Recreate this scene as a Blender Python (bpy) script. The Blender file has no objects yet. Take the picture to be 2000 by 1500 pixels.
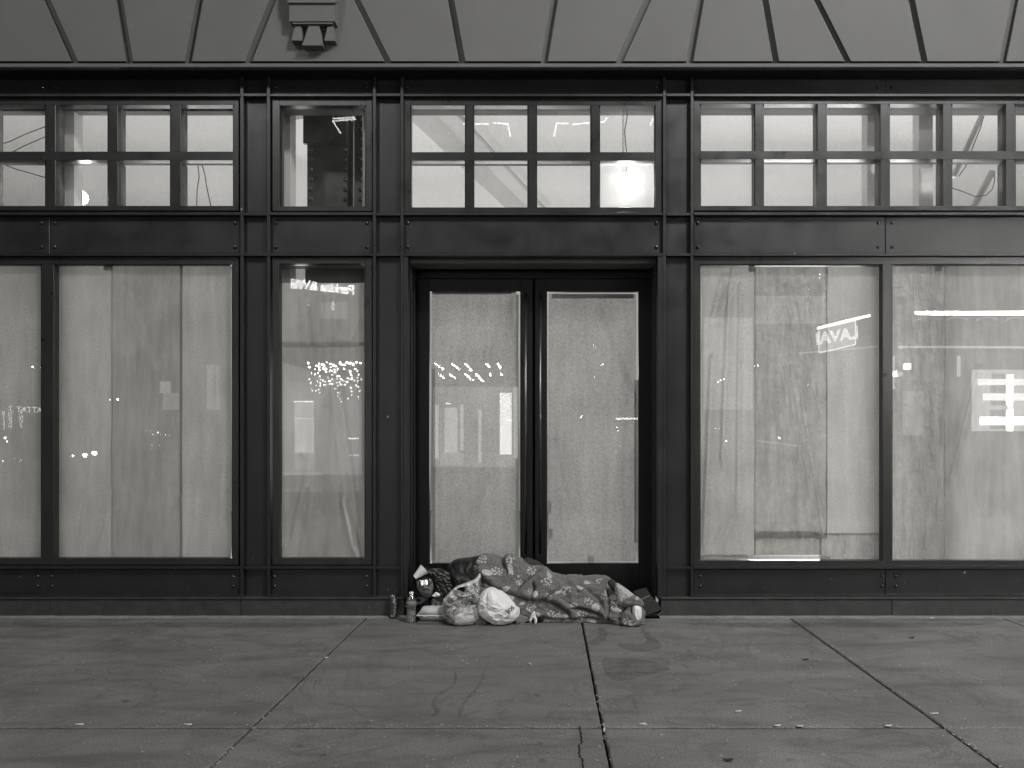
import bpy, bmesh, math, random
import numpy as np
from mathutils import Vector, Matrix, noise
from mathutils.geometry import delaunay_2d_cdt
random.seed(7); rs = np.random.RandomState(11)
sc = bpy.context.scene
COL = sc.collection
# ------------------------------------------------------------------ camera
VX, VY, F = 1068.0, 868.0, 1400.0      # vanishing point and focal length in photo pixels
H = 1.25                                # eye height
D = F*H/337.0                           # distance of the plinth plane y = 0
cd = bpy.data.cameras.new('camera'); cam = bpy.data.objects.new('camera', cd); COL.objects.link(cam)
cam.location = (0, -D, H); cam.rotation_euler = (math.pi/2, 0, 0)
cd.sensor_width = 36; cd.lens = F/2000*36
cd.shift_x = -(VX-1000)/2000; cd.shift_y = (VY-750)/2000
cd.clip_end = 500; cd.clip_start = .05
sc.camera = cam
# ------------------------------------------------------------------ world and street light
w = bpy.data.worlds.new('World'); sc.world = w; w.use_nodes = True
nt = w.node_tree; nt.nodes.clear()
sky = nt.nodes.new('ShaderNodeTexSky'); sky.sky_type = 'NISHITA'; sky.sun_disc = False
sky.sun_elevation = math.radians(3.0); sky.sun_rotation = math.radians(200)
bw = nt.nodes.new('ShaderNodeRGBToBW'); bg = nt.nodes.new('ShaderNodeBackground'); wo = nt.nodes.new('ShaderNodeOutputWorld')
tint = nt.nodes.new('ShaderNodeMixRGB'); tint.blend_type = 'MULTIPLY'; tint.inputs[0].default_value = 1
tint.inputs[2].default_value = (1, .995, .985, 1)
nt.links.new(sky.outputs[0], bw.inputs[0]); nt.links.new(bw.outputs[0], tint.inputs[1])
nt.links.new(tint.outputs[0], bg.inputs[0]); nt.links.new(bg.outputs[0], wo.inputs[0])
bg.inputs[1].default_value = 0.15
vs = sc.view_settings; vs.view_transform = 'Standard'; vs.look = 'None'; vs.gamma = 1; vs.exposure = 0
def street_light(loc, power, size, tgt=(0, 0, 1.0)):
    ld = bpy.data.lights.new('street_lamp_light', 'AREA'); ld.shape = 'DISK'; ld.size = size; ld.energy = power
    ld.color = (1, .995, .985)
    o = bpy.data.objects.new('street_lamp_light', ld); COL.objects.link(o); o.location = loc
    o.rotation_euler = (Vector(tgt)-Vector(loc)).to_track_quat('-Z', 'Y').to_euler()
street_light((4.2, -5.6, 8.6), 620, .9, (.6, 0, 1.2))
street_light((-5.5, -9.0, 10.0), 330, 1.2)
street_light((9.0, -8.0, 9.5), 300, 1.2, (3.5, 0, 1.5))
# ------------------------------------------------------------------ materials
def gy(v, t=.45): return (v, v*(1-.018*t), v*(1-.045*t), 1)
class NT:
    def __init__(s, name):
        s.m = bpy.data.materials.new(name); s.m.use_nodes = True; s.t = s.m.node_tree; s.t.nodes.clear()
        s.out = s.n('ShaderNodeOutputMaterial')
    def n(s, kind, **kw):
        n = s.t.nodes.new(kind)
        for k, v in kw.items():
            if hasattr(n, k): setattr(n, k, v)
            else: n.inputs[k.replace('_', ' ')].default_value = v
        return n
    def l(s, a, b): s.t.links.new(a, b)
    def coord(s, scale=(1, 1, 1)):
        tc = s.n('ShaderNodeTexCoord'); mp = s.n('ShaderNodeMapping'); mp.inputs['Scale'].default_value = scale
        s.l(tc.outputs['Object'], mp.inputs[0]); return mp.outputs[0]
    def noise(s, vec, scale, detail=4, rough=.55, dist=0):
        n = s.n('ShaderNodeTexNoise'); n.inputs['Scale'].default_value = scale; n.inputs['Detail'].default_value = detail
        n.inputs['Roughness'].default_value = rough; n.inputs['Distortion'].default_value = dist
        s.l(vec, n.inputs['Vector']); return n.outputs['Fac']
    def ramp(s, fac, stops, interp='LINEAR'):
        r = s.n('ShaderNodeValToRGB'); r.color_ramp.interpolation = interp
        e = r.color_ramp.elements
        while len(e) < len(stops): e.new(.5)
        for i, (p, v) in enumerate(stops):
            e[i].position = p; e[i].color = gy(v) if not isinstance(v, tuple) else v
        s.l(fac, r.inputs[0]); return r.outputs[0]
    def math(s, op, a, b=None):
        m = s.n('ShaderNodeMath', operation=op)
        for i, v in enumerate((a, b)):
            if v is None: continue
            if isinstance(v, (int, float)): m.inputs[i].default_value = v
            else: s.l(v, m.inputs[i])
        return m.outputs[0]
    def mix(s, fac, a, b, mode='MIX'):
        m = s.n('ShaderNodeMixRGB', blend_type=mode)
        for i, v in enumerate((fac, a, b)):
            if isinstance(v, (int, float)): m.inputs[i].default_value = v if i == 0 else gy(v)
            elif isinstance(v, tuple): m.inputs[i].default_value = v
            else: s.l(v, m.inputs[i])
        return m.outputs[0]
    def bump(s, h, strength=.3, dist=.005):
        b = s.n('ShaderNodeBump'); b.inputs['Strength'].default_value = strength; b.inputs['Distance'].default_value = dist
        s.l(h, b.inputs['Height']); return b.outputs[0]
    def principled(s, color, rough=.5, spec=.5, metal=0, normal=None, sheen=0, transl=None):
        p = s.n('ShaderNodeBsdfPrincipled')
        for k, v in (('Base Color', color), ('Roughness', rough), ('Metallic', metal)):
            if isinstance(v, (int, float)): p.inputs[k].default_value = gy(v) if k == 'Base Color' else v
            elif isinstance(v, tuple): p.inputs[k].default_value = v
            else: s.l(v, p.inputs[k])
        p.inputs['Specular IOR Level'].default_value = spec
        if sheen: p.inputs['Sheen Weight'].default_value = sheen; p.inputs['Sheen Roughness'].default_value = .5
        if normal: s.l(normal, p.inputs['Normal'])
        return p
    def done(s, sh): s.l(sh.outputs[0], s.out.inputs[0]); return s.m
M = {}
def simple(name, v, rough=.5, spec=.5, metal=0, var=.12, nscale=14, bump=.1, bd=.002, sheen=0):
    t = NT(name); c = t.coord(); n = t.noise(c, nscale, 5)
    col = t.ramp(n, [(.25, v*(1-var)), (.75, v*(1+var))])
    nb = t.bump(t.noise(c, nscale*6, 3), bump, bd) if bump else None
    M[name] = t.done(t.principled(col, rough, spec, metal, nb, sheen)); return M[name]
def emit(name, v, mixc=(1, .993, .98)):
    t = NT(name); e = t.n('ShaderNodeEmission'); e.inputs[0].default_value = (*mixc, 1); e.inputs[1].default_value = v
    M[name] = t.done(e); return M[name]
# dark painted steel of the shopfront: faint streaks, dust towards nothing in particular, pale flecks thrown up near the pavement
def facade_mat(name, v, rough):
    t = NT(name); c = t.coord(); cs = t.coord((3, 3, .6))
    n = t.noise(c, 2.2, 6, .6); st = t.noise(cs, 9, 5, .6)
    col = t.ramp(n, [(.3, v*.85), (.7, v*1.2)])
    col = t.mix(t.ramp(st, [(.45, 0.0), (.8, .35)]), col, v*2.0)
    vo = t.n('ShaderNodeTexVoronoi'); vo.inputs['Scale'].default_value = 26; t.l(c, vo.inputs['Vector'])
    wn = t.math('GREATER_THAN', t.noise(c, 7, 3, .7), .585)
    sep = t.n('ShaderNodeSeparateXYZ'); t.l(c, sep.inputs[0])
    low = t.math('LESS_THAN', sep.outputs['Z'], .75)
    fl = t.math('MULTIPLY', t.math('MULTIPLY', t.math('LESS_THAN', vo.outputs['Distance'], .075), wn), low)
    col = t.mix(fl, col, .35)
    dust = t.math('MULTIPLY', t.math('LESS_THAN', sep.outputs['Z'], .165), t.ramp(t.noise(t.coord((1.5, 1, 3)), 6, 6, .7), [(.45, .0), (.8, .6)]))
    col = t.mix(dust, col, v*3)
    rg = t.ramp(t.noise(c, 5, 5), [(.3, rough*.8), (.7, rough*1.25)])
    M[name] = t.done(t.principled(col, rg, .5, 0, t.bump(t.noise(c, 60, 2), .06, .001)))
facade_mat('steel_paint', .0120, .37)
facade_mat('plinth_paint', .027, .5)
facade_mat('frame_paint', .017, .32)
simple('door_paint', .006, .4, .35, var=.1); simple('recess_black', .005, .7, .15, bump=0)
simple('bolt_steel', .02, .22, .6, bump=0)
simple('inner_paint', .10, .7, .2, var=.08, nscale=4)
simple('room_wall', .70, .9, .1, var=.03, nscale=1.2, bump=0)
simple('room_ceiling', .78, .9, .1, var=.03, nscale=1.0, bump=0)
simple('room_floor', .30, .8, .2, nscale=3)
simple('grey_duct', .55, .6, .3, var=.05)
simple('riveted_steel', .06, .34, .5, var=.4, nscale=6, bump=.4)
simple('cable', .06, .5)
simple('stone', .125, .85, .2, var=.05, nscale=3, bump=.12, bd=.002)
simple('handle_metal', .14, .36, .5, metal=1, bump=0)
simple('dark_cloth', .009, .85, .1, var=.4, nscale=25, bump=.5, bd=.004)
simple('jacket_cloth', .011, .5, .35, var=.3, nscale=18, bump=.3, bd=.004)
simple('grey_cloth', .045, .9, .1, var=.15, nscale=30, bump=.5, bd=.003)
simple('skin', .19, .5, .4, var=.25, nscale=30, bump=.1, bd=.001)
simple('hair', .02, .6)
simple('lens', .30, .06, .6, metal=1, bump=0)
simple('foam', .5, .7, .2, var=.03, nscale=60, bump=.15, bd=.001)
simple('paper_white', .72, .7, .2, var=.04, bump=.1)
simple('paper_grey', .17, .8, .15, var=.1, nscale=30, bump=.2)
simple('card', .10, .85, .15, var=.12, nscale=20, bump=.2)
simple('card_dark', .028, .8, .15, var=.15, nscale=12, bump=.2)
simple('card_edge', .1, .8, .2)
simple('ink', .02, .6)
simple('chip', .4, .8)
simple('butt', .45, .8, .1, nscale=60)
simple('black_floor', .03, .9)
simple('road_asphalt', .05, .8, .3, nscale=30, bump=.6, bd=.004)
simple('far_wall', .05, .8, .2, nscale=1)
simple('white_cap', .7, .35, .5, bump=0)
simple('mortar', .19, .9, .15, var=.25, nscale=14, bump=.6, bd=.004)
simple('joint_dirt', .02, .95, .05, var=.5, nscale=30, bump=.8, bd=.006)
emit('bulb_glow', 150); emit('tube_glow', 26); emit('sign_glow', 60); emit('menu_glow', 11); emit('spot_glow', 60)
emit('soft_window', 1.3); emit('shop_light', 4.0); emit('faint_sign', 9); emit('office_tube', 14); emit('marquee_bulb', 60); emit('dim_panel', 2.2)
emit('head_lamp', 130); emit('tube_bright', 560)
def glass_mat(name, dusty=.02, ior=1.6, streak=.5):
    t = NT(name); tr = t.n('ShaderNodeBsdfTransparent'); tr.inputs[0].default_value = (.93, .93, .92, 1)
    gl = t.n('ShaderNodeBsdfGlossy'); gl.inputs['Roughness'].default_value = 0.012; gl.inputs[0].default_value = (1, 1, 1, 1)
    lw = t.n('ShaderNodeLayerWeight'); lw.inputs[0].default_value = .5; F0 = ((ior-1)/(ior+1))**2
    fv = t.math('ADD', t.math('MULTIPLY', t.math('POWER', lw.outputs['Facing'], 5.0), 1-F0), F0)
    m = t.n('ShaderNodeMixShader'); t.l(fv, m.inputs[0]); t.l(tr.outputs[0], m.inputs[1]); t.l(gl.outputs[0], m.inputs[2])
    c = t.coord(); n1 = t.noise(c, 5, 6, .7); n2 = t.noise(c, 90, 3, .7)
    df = t.n('ShaderNodeBsdfTranslucent'); df.inputs[0].default_value = gy(.9)
    d2 = t.n('ShaderNodeBsdfDiffuse'); d2.inputs[0].default_value = gy(.6)
    dd = t.n('ShaderNodeMixShader'); dd.inputs[0].default_value = .35; t.l(df.outputs[0], dd.inputs[1]); t.l(d2.outputs[0], dd.inputs[2])
    k = t.math('MULTIPLY', t.ramp(n1, [(.35, .25), (.7, 1.0)]), t.ramp(n2, [(.4, .3), (.68, 1.0)]))
    k = t.math('MULTIPLY', k, dusty*2)
    m2 = t.n('ShaderNodeMixShader'); t.l(k, m2.inputs[0]); t.l(m.outputs[0], m2.inputs[1]); t.l(dd.outputs[0], m2.inputs[2])
    M[name] = t.done(m2)
glass_mat('glass', .03); glass_mat('dusty_glass', .10); glass_mat('ghost_glass', 0, 1.38)
glass_mat('bottle_plastic', .18, 1.7)
def paper_mat(name, v, tr, grain, gscale, crease=.4, streak=0):
    t = NT(name); c = t.coord((1, .2, 1))
    g = t.noise(c, gscale, 3, .75); big = t.noise(c, 2.0, 5, .6); vst = t.noise(t.coord((7, 1, .8)), 3, 5, .6)
    col = t.ramp(g, [(.5-.16, v*(1-grain)), (.5+.16, v*(1+grain))])
    col = t.mix(1, col, t.ramp(big, [(.3, .80), (.7, 1.04)]), 'MULTIPLY')
    col = t.mix(1, col, t.ramp(vst, [(.3, 1-.16-streak), (.7, 1.0)]), 'MULTIPLY')
    nb = t.bump(t.noise(c, gscale*.5, 4, .6), crease, .004)
    if crease > .5:
        cw = t.n('ShaderNodeTexCoord'); mp = t.n('ShaderNodeMapping'); mp.inputs['Rotation'].default_value = (0, .22, 0); mp.inputs['Scale'].default_value = (3.2, .3, .8)
        t.l(cw.outputs['Object'], mp.inputs[0]); h1 = t.noise(mp.outputs[0], 5, 5, .62, .8); nb = t.bump(t.math('ADD', t.math('MULTIPLY', h1, 3.0), t.noise(c, gscale, 4, .6)), .9, .022)
    d = t.n('ShaderNodeBsdfDiffuse'); t.l(col, d.inputs[0]); t.l(nb, d.inputs['Normal'])
    x = t.n('ShaderNodeBsdfTranslucent'); t.l(col, x.inputs[0]); t.l(nb, x.inputs['Normal'])
    m = t.n('ShaderNodeMixShader'); m.inputs[0].default_value = tr; t.l(d.outputs[0], m.inputs[1]); t.l(x.outputs[0], m.inputs[2])
    M[name] = t.done(m)
paper_mat('kraft_grain', .40, .55, .17, 100, .25)
paper_mat('kraft_grain_strong', .37, .55, .22, 85, .3)
paper_mat('kraft_smooth', .34, .50, .03, 30, .15, .06)
paper_mat('kraft_wrinkled', .40, .5, .06, 16, .9, .05)
paper_mat('kraft_pale', .58, .5, .03, 30, .15, .06)
paper_mat('tape', .38, .3, .02, 40, .1)
def attr_mat(name, lo, hi, rough=.9, sheen=.3, fine=180, fstr=.8, fd=.006, spec=.1):
    t = NT(name); a = t.n('ShaderNodeAttribute'); a.attribute_name = 'pat'
    c = t.coord(); n = t.noise(c, fine, 3, .8); n2 = t.noise(c, fine*.35, 3, .7)
    fac = t.math('ADD', a.outputs['Fac'], t.math('MULTIPLY', t.math('SUBTRACT', n, .5), .9))
    col = t.ramp(fac, [(.4, lo), (.62, hi)])
    col = t.mix(1, col, t.ramp(n2, [(.35, .62), (.65, 1.0)]), 'MULTIPLY')
    col = t.mix(1, col, t.ramp(n, [(.35, .55), (.65, 1.0)]), 'MULTIPLY')
    M[name] = t.done(t.principled(col, rough, spec, 0, t.bump(t.math('ADD', n, n2), fstr, fd), sheen))
attr_mat('fleece', .21, .64, sheen=.2)
attr_mat('striped_knit', .014, .17, sheen=.1, fine=120)
attr_mat('print_paper', .20, .62, .6, 0, 300, .1, .001)
def plastic_mat():
    t = NT('bag_plastic'); c = t.coord(); n = t.noise(c, 26, 4, .6, .6)
    p = t.principled(.86, .38, .5, 0, t.bump(n, .5, .008))
    x = t.n('ShaderNodeBsdfTranslucent'); x.inputs[0].default_value = gy(.8)
    m = t.n('ShaderNodeMixShader'); m.inputs[0].default_value = .22; t.l(p.outputs[0], m.inputs[1]); t.l(x.outputs[0], m.inputs[2])
    M['bag_plastic'] = t.done(m)
    t = NT('printed_plastic'); c = t.coord(); cd_ = t.coord((1, 1, 2.2))
    n = t.noise(c, 11, 6, .75, 2.6); n3 = t.noise(cd_, 60, 3, .7, 1.5)
    a = t.n('ShaderNodeAttribute'); a.attribute_name = 'pat'
    col = t.ramp(t.math('ADD', t.math('MULTIPLY', n, .6), t.math('MULTIPLY', n3, .4)), [(.40, .03), (.47, .16), (.52, .6), (.555, .06), (.60, .10), (.66, .62)])
    col = t.mix(a.outputs['Fac'], col, .62)
    M['printed_plastic'] = t.done(t.principled(col, .26, .7, .25, t.bump(t.noise(c, 34, 4, .65, .8), .7, .01)))
plastic_mat()
def can_mat():
    t = NT('can_print'); c = t.coord(); sep = t.n('ShaderNodeSeparateXYZ'); t.l(c, sep.inputs[0])
    col = t.ramp(t.noise(c, 50, 2), [(.4, .05), (.6, .07)])
    M['can_print'] = t.done(t.principled(col, .28, .6, .4))
can_mat(); simple('bare_metal', .6, .2, .5, metal=1, bump=0)
def pavement_mat():
    t = NT('concrete'); c = t.coord(); cs = t.coord((.35, 1.3, 1))
    a = t.noise(c, 1.1, 7, .62); b = t.noise(cs, 5, 7, .68, .6); f = t.noise(c, 120, 3, .8); mid = t.noise(c, 22, 5, .7)
    col = t.ramp(a, [(.3, .15), (.5, .186), (.72, .235)])
    col = t.mix(1, col, t.ramp(b, [(.3, .62), (.5, .92), (.7, 1.08)]), 'MULTIPLY')
    sep = t.n('ShaderNodeSeparateXYZ'); t.l(c, sep.inputs[0])
    # worn, coarse aggregate patch in the middle and foreground, smoother skin elsewhere
    wear = t.ramp(t.math('ADD', t.math('MULTIPLY', sep.outputs['Y'], -.28), t.math('MULTIPLY', a, .9)), [(.55, 0.0), (1.0, 1.0)])
    fg = t.ramp(f, [(.36, .48), (.64, 1.12)]); col = t.mix(t.math('ADD', t.math('MULTIPLY', wear, .5), .5), col, t.mix(1, col, fg, 'MULTIPLY'))
    # wet stains with a darker rim
    st = t.noise(t.coord((.8, .9, 1)), 1.7, 4, .55, 1.2)
    col = t.mix(t.ramp(st, [(.54, 0.0), (.555, .32), (.60, .12), (.75, .15)]), col, .07)
    rim = t.ramp(t.noise(t.coord((.7, 1.0, 1)), 1.3, 5, .6, 1.6), [(.488, 0.0), (.50, .5), (.512, 0.0)])
    col = t.mix(rim, col, .06)
    # gum spots
    vo = t.n('ShaderNodeTexVoronoi'); vo.inputs['Scale'].default_value = 5.5; t.l(c, vo.inputs['Vector'])
    gs = t.math('MULTIPLY', t.ramp(vo.outputs['Distance'], [(.06, 1.0), (.10, 0.0)]), t.math('GREATER_THAN', t.noise(c, 9, 1), .57))
    col = t.mix(t.math('MULTIPLY', gs, .55), col, .08)
    v2 = t.n('ShaderNodeTexVoronoi'); v2.inputs['Scale'].default_value = 7.5; t.l(t.coord((1, 1.3, 1)), v2.inputs['Vector'])
    ls = t.math('MULTIPLY', t.ramp(v2.outputs['Distance'], [(.04, 1.0), (.085, 0.0)]), t.math('GREATER_THAN', t.noise(c, 6.3, 2), .565))
    col = t.mix(t.math('MULTIPLY', ls, .5), col, .42)
    wall = t.ramp(t.math('ADD', sep.outputs['Y'], t.math('MULTIPLY', mid, .05)), [(.0, 0.0), (.02, 0.0)])
    rg = t.ramp(b, [(.3, .5), (.7, .8)])
    h = t.math('ADD', t.math('MULTIPLY', f, .6), t.math('MULTIPLY', mid, .7))
    M['concrete'] = t.done(t.principled(col, rg, .35, 0, t.bump(h, .7, .006)))
pavement_mat()
# ------------------------------------------------------------------ helpers
def PX(px, y): return (px-VX)/F*(D+y)
def PZ(py, y): return H+(VY-py)/F*(D+y)
def P(px, py, y=0.0): return Vector((PX(px, y), y, PZ(py, y)))
def tag(o, label=None, cat=None, group=None, kind=None):
    if label: o['label'] = label
    if cat: o['category'] = cat
    if group: o['group'] = group
    if kind: o['kind'] = kind
    return o
def empty(name, loc=(0, 0, 0), label=None, cat=None, group=None):
    o = bpy.data.objects.new(name, None); COL.objects.link(o); o.location = loc; o.empty_display_size = .1
    return tag(o, label, cat, group)
def obj(name, bm, m, parent=None, smooth=False, recalc=True):
    if recalc: bmesh.ops.recalc_face_normals(bm, faces=bm.faces)
    me = bpy.data.meshes.new(name); bm.to_mesh(me); bm.free()
    me.materials.append(M[m] if isinstance(m, str) else m)
    if smooth: me.polygons.foreach_set('use_smooth', [True]*len(me.polygons))
    o = bpy.data.objects.new(name, me); COL.objects.link(o)
    if parent:
        o.parent = parent
        p = parent; mw = Matrix.Identity(4)
        while p: mw = Matrix.LocRotScale(p.location, p.rotation_euler, p.scale) @ mw; p = p.parent
        o.matrix_parent_inverse = mw.inverted()
    return o
def box(bm, x0, x1, y0, y1, z0, z1, bev=0):
    r = bmesh.ops.create_cube(bm, size=1); vs_ = r['verts']
    for v in vs_:
        v.co = Vector((x0 if v.co.x < 0 else x1, y0 if v.co.y < 0 else y1, z0 if v.co.z < 0 else z1))
    if bev:
        es = list({e for v in vs_ for e in v.link_edges})
        bmesh.ops.bevel(bm, geom=es, offset=bev, segments=1, affect='EDGES')
def pbox(bm, a, b, t, u, yf, yb, bev=0):           # photo bounds measured on the front plane yf
    box(bm, PX(a, yf), PX(b, yf), yf, yb, PZ(u, yf), PZ(t, yf), bev)
def cyl(bm, p0, p1, r0, r1=None, n=16, cap=True):
    p0, p1 = Vector(p0), Vector(p1); r1 = r0 if r1 is None else r1
    d = p1-p0; q = d.to_track_quat('Z', 'Y').to_matrix().to_4x4()
    bmesh.ops.create_cone(bm, cap_ends=cap, segments=n, radius1=r0, radius2=r1, depth=d.length, matrix=Matrix.Translation((p0+p1)/2) @ q)
def tube(bm, pts, r, n=6):
    for a, b in zip(pts[:-1], pts[1:]): cyl(bm, a, b, r, n=n)
def lathe(bm, prof, n=24, mat=Matrix.Identity(4)):
    rings = []
    for r, z in prof:
        rings.append([bm.verts.new(mat @ Vector((r*math.cos(k*2*math.pi/n), r*math.sin(k*2*math.pi/n), z))) for k in range(n)])
    for A, B in zip(rings[:-1], rings[1:]):
        for k in range(n): bm.faces.new((A[k], A[(k+1) % n], B[(k+1) % n], B[k]))
    bm.faces.new(rings[0][::-1]); bm.faces.new(rings[-1])
def set_attr(o, vals):
    at = o.data.attributes.new('pat', 'FLOAT', 'POINT'); at.data.foreach_set('value', np.asarray(vals, dtype=np.float32))
def segd(Q, poly, closed=False):                   # distance and signed side of points to a polyline (photo pixels)
    Q = np.asarray(Q, float); best = np.full(len(Q), 1e9); side = np.ones(len(Q))
    pts = list(poly)+([poly[0]] if closed else [])
    for a, b in zip(pts[:-1], pts[1:]):
        a = np.array(a, float); b = np.array(b, float); ab = b-a
        t = np.clip(((Q-a)@ab)/(ab@ab+1e-9), 0, 1); c = a+t[:, None]*ab; d = np.hypot(*(Q-c).T)
        s = np.sign(ab[0]*(Q[:, 1]-a[1])-ab[1]*(Q[:, 0]-a[0]))
        m = d < best; best[m] = d[m]; side[m] = s[m]
    return best, side
def inside(Q, poly):
    Q = np.asarray(Q, float); x, y = Q[:, 0], Q[:, 1]; r = np.zeros(len(Q), bool); n = len(poly)
    for i in range(n):
        x0, y0 = poly[i]; x1, y1 = poly[(i+1) % n]
        if y0 == y1: continue
        c = ((y0 > y) != (y1 > y)) & (x < (x1-x0)*(y-y0)/(y1-y0)+x0); r ^= c
    return r
def smooth_loop(poly, it=2):
    p = [np.array(q, float) for q in poly]
    for _ in range(it):
        q = []
        for a, b in zip(p, p[1:]+p[:1]): q += [a*.75+b*.25, a*.25+b*.75]
        p = q
    return [tuple(q) for q in p]
def resample(poly, step):
    out = []
    for a, b in zip(poly, poly[1:]+poly[:1]):
        a = np.array(a); b = np.array(b); n = max(1, int(round(np.hypot(*(b-a))/step)))
        for k in range(n): out.append(tuple(a+(b-a)*k/n))
    return out
def fold_field(Q, folds):
    """folds: (polyline, crease_depth, crease_width, ridge_height, ridge_width, side)"""
    d = np.zeros(len(Q))
    for poly, A, wd, B, wl, sd in folds:
        r, s = segd(Q, poly)
        d -= A*np.exp(-(r/wd)**2)
        if B: d += B*np.exp(-((r-wl*.75)/wl)**2)*(s*sd > 0)
    return d
def fbm(x, y, z, o=4): return noise.fractal((x, y, z), 1.0, 2.0, o, noise_basis='PERLIN_ORIGINAL')
def puff(name, poly, y, depth, R, m, parent=None, holes=(), step=2.0, folds=(), crumple=0, cs=30, back=.7, it=2,
         pat=None, yf=None, flat=False, sm=True):
    """closed soft body: outline on plane y, real thickness swelling to depth at R pixels from its edge"""
    lp = resample(smooth_loop(poly, it), step); hs = [resample(smooth_loop(h, it), step) for h in holes]
    xs = [p[0] for p in lp]; ys = [p[1] for p in lp]
    g = [(a+(b % 2)*step*.5 if False else a, b) for a in np.arange(min(xs), max(xs), step) for b in np.arange(min(ys), max(ys), step)]
    g = np.array(g); k = inside(g, lp)
    for h in hs: k &= ~inside(g, h)
    g = g[k]; dd, _ = segd(g, lp, True)
    for h in hs: dd = np.minimum(dd, segd(g, h, True)[0])
    g = g[dd > step*.6]
    allp = list(lp)+[p for h in hs for p in h]+[tuple(q) for q in g]
    edges = []; s0 = 0
    for L in [lp]+hs:
        n = len(L); edges += [(s0+i, s0+(i+1) % n) for i in range(n)]; s0 += n
    vo, eo, fo, *_ = delaunay_2d_cdt([Vector(p) for p in allp], edges, [], 0, 1e-4)
    Q = np.array([tuple(v) for v in vo]); dist, _ = segd(Q, lp, True)
    for h in hs: dist = np.minimum(dist, segd(Q, h, True)[0])
    fc = []
    cen = np.array([Q[list(f)].mean(axis=0) for f in fo]); ok = inside(cen, lp)
    for h in hs: ok &= ~inside(cen, h)
    fc = [f for f, o_ in zip(fo, ok) if o_]
    t = np.clip(dist/R, 0, 1); prof = depth*np.sqrt(np.maximum(0, 1-(1-t)**2))
    fd = fold_field(Q, folds) if folds else np.zeros(len(Q))
    bm = bmesh.new(); fr = []; bk = []
    for i, q in enumerate(Q):
        yy = y if yf is None else y+yf(q[0], q[1])
        cr = crumple*fbm(q[0]*cs/1000+3.1, q[1]*cs/1000, y*7+depth*50, 5) if crumple else 0
        edge = min(1, dist[i]/(step*1.5))
        off = prof[i]+(fd[i]+cr)*edge
        off = max(off, .0015*edge)
        b_ = prof[i]*back
        X, Z = PX(q[0], y), PZ(q[1], y)
        fv = bm.verts.new((X, yy-off, Z)); fr.append(fv)
        bk.append(fv if dist[i] < .02 and not flat else bm.verts.new((X, yy+max(b_, .001), Z)))
    ptv = []
    for f in fc:
        try: bm.faces.new([fr[i] for i in f])
        except ValueError: pass
        try: bm.faces.new([bk[i] for i in reversed(f)])
        except ValueError: pass
    if pat is not None:
        pv = pat(Q)
    bmesh.ops.delete(bm, geom=[v for v in bm.verts if not v.link_faces], context='VERTS')
    o = obj(name, bm, m, parent, sm)
    if pat is not None:
        co = np.empty(len(o.data.vertices)*3); o.data.vertices.foreach_get('co', co); co = co.reshape(-1, 3)
        qx = VX+co[:, 0]*F/(D+y); qy = VY-(co[:, 2]-H)*F/(D+y)
        set_attr(o, pat(np.stack([qx, qy], 1)))
    return o
def join_bake(name, bm, m, parent, voxel, smooth_it=4):
    o = obj(name, bm, m, None, True)
    r = o.modifiers.new('r', 'REMESH'); r.mode = 'VOXEL'; r.voxel_size = voxel; r.use_smooth_shade = True
    s = o.modifiers.new('s', 'SMOOTH'); s.iterations = smooth_it; s.factor = .5
    dg = bpy.context.evaluated_depsgraph_get(); me = bpy.data.meshes.new_from_object(o.evaluated_get(dg))
    o.modifiers.clear(); old = o.data; o.data = me; bpy.data.meshes.remove(old)
    if not me.materials: me.materials.append(M[m])
    me.polygons.foreach_set('use_smooth', [True]*len(me.polygons)); me.name = name
    if parent: o.parent = parent; o.matrix_parent_inverse = Matrix.Translation(parent.location).inverted()
    return o
def text(name, body, size, m, loc, right, up, parent=None, outline=0, extrude=.002, align='CENTER', weight=0, shear=0, space=1):
    cu = bpy.data.curves.new(name, 'FONT'); cu.body = body; cu.size = size; cu.align_x = align; cu.align_y = 'CENTER'
    cu.shear = shear; cu.space_character = space
    if outline: cu.fill_mode = 'NONE'; cu.bevel_depth = outline; cu.bevel_resolution = 1
    else: cu.extrude = extrude; cu.offset = weight
    cu.resolution_u = 4
    t = bpy.data.objects.new(name, cu); COL.objects.link(t)
    dg = bpy.context.evaluated_depsgraph_get(); me = bpy.data.meshes.new_from_object(t.evaluated_get(dg))
    bpy.data.objects.remove(t); bpy.data.curves.remove(cu)
    right = Vector(right).normalized(); up = Vector(up).normalized(); nrm = right.cross(up)
    mt = Matrix((right, up, nrm)).transposed().to_4x4(); mt.translation = Vector(loc)
    me.transform(mt); me.materials.clear(); me.materials.append(M[m]); me.name = name
    o = bpy.data.objects.new(name, me); COL.objects.link(o)
    if parent: o.parent = parent; o.matrix_parent_inverse = Matrix.Translation(parent.location).inverted()
    return o
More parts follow.
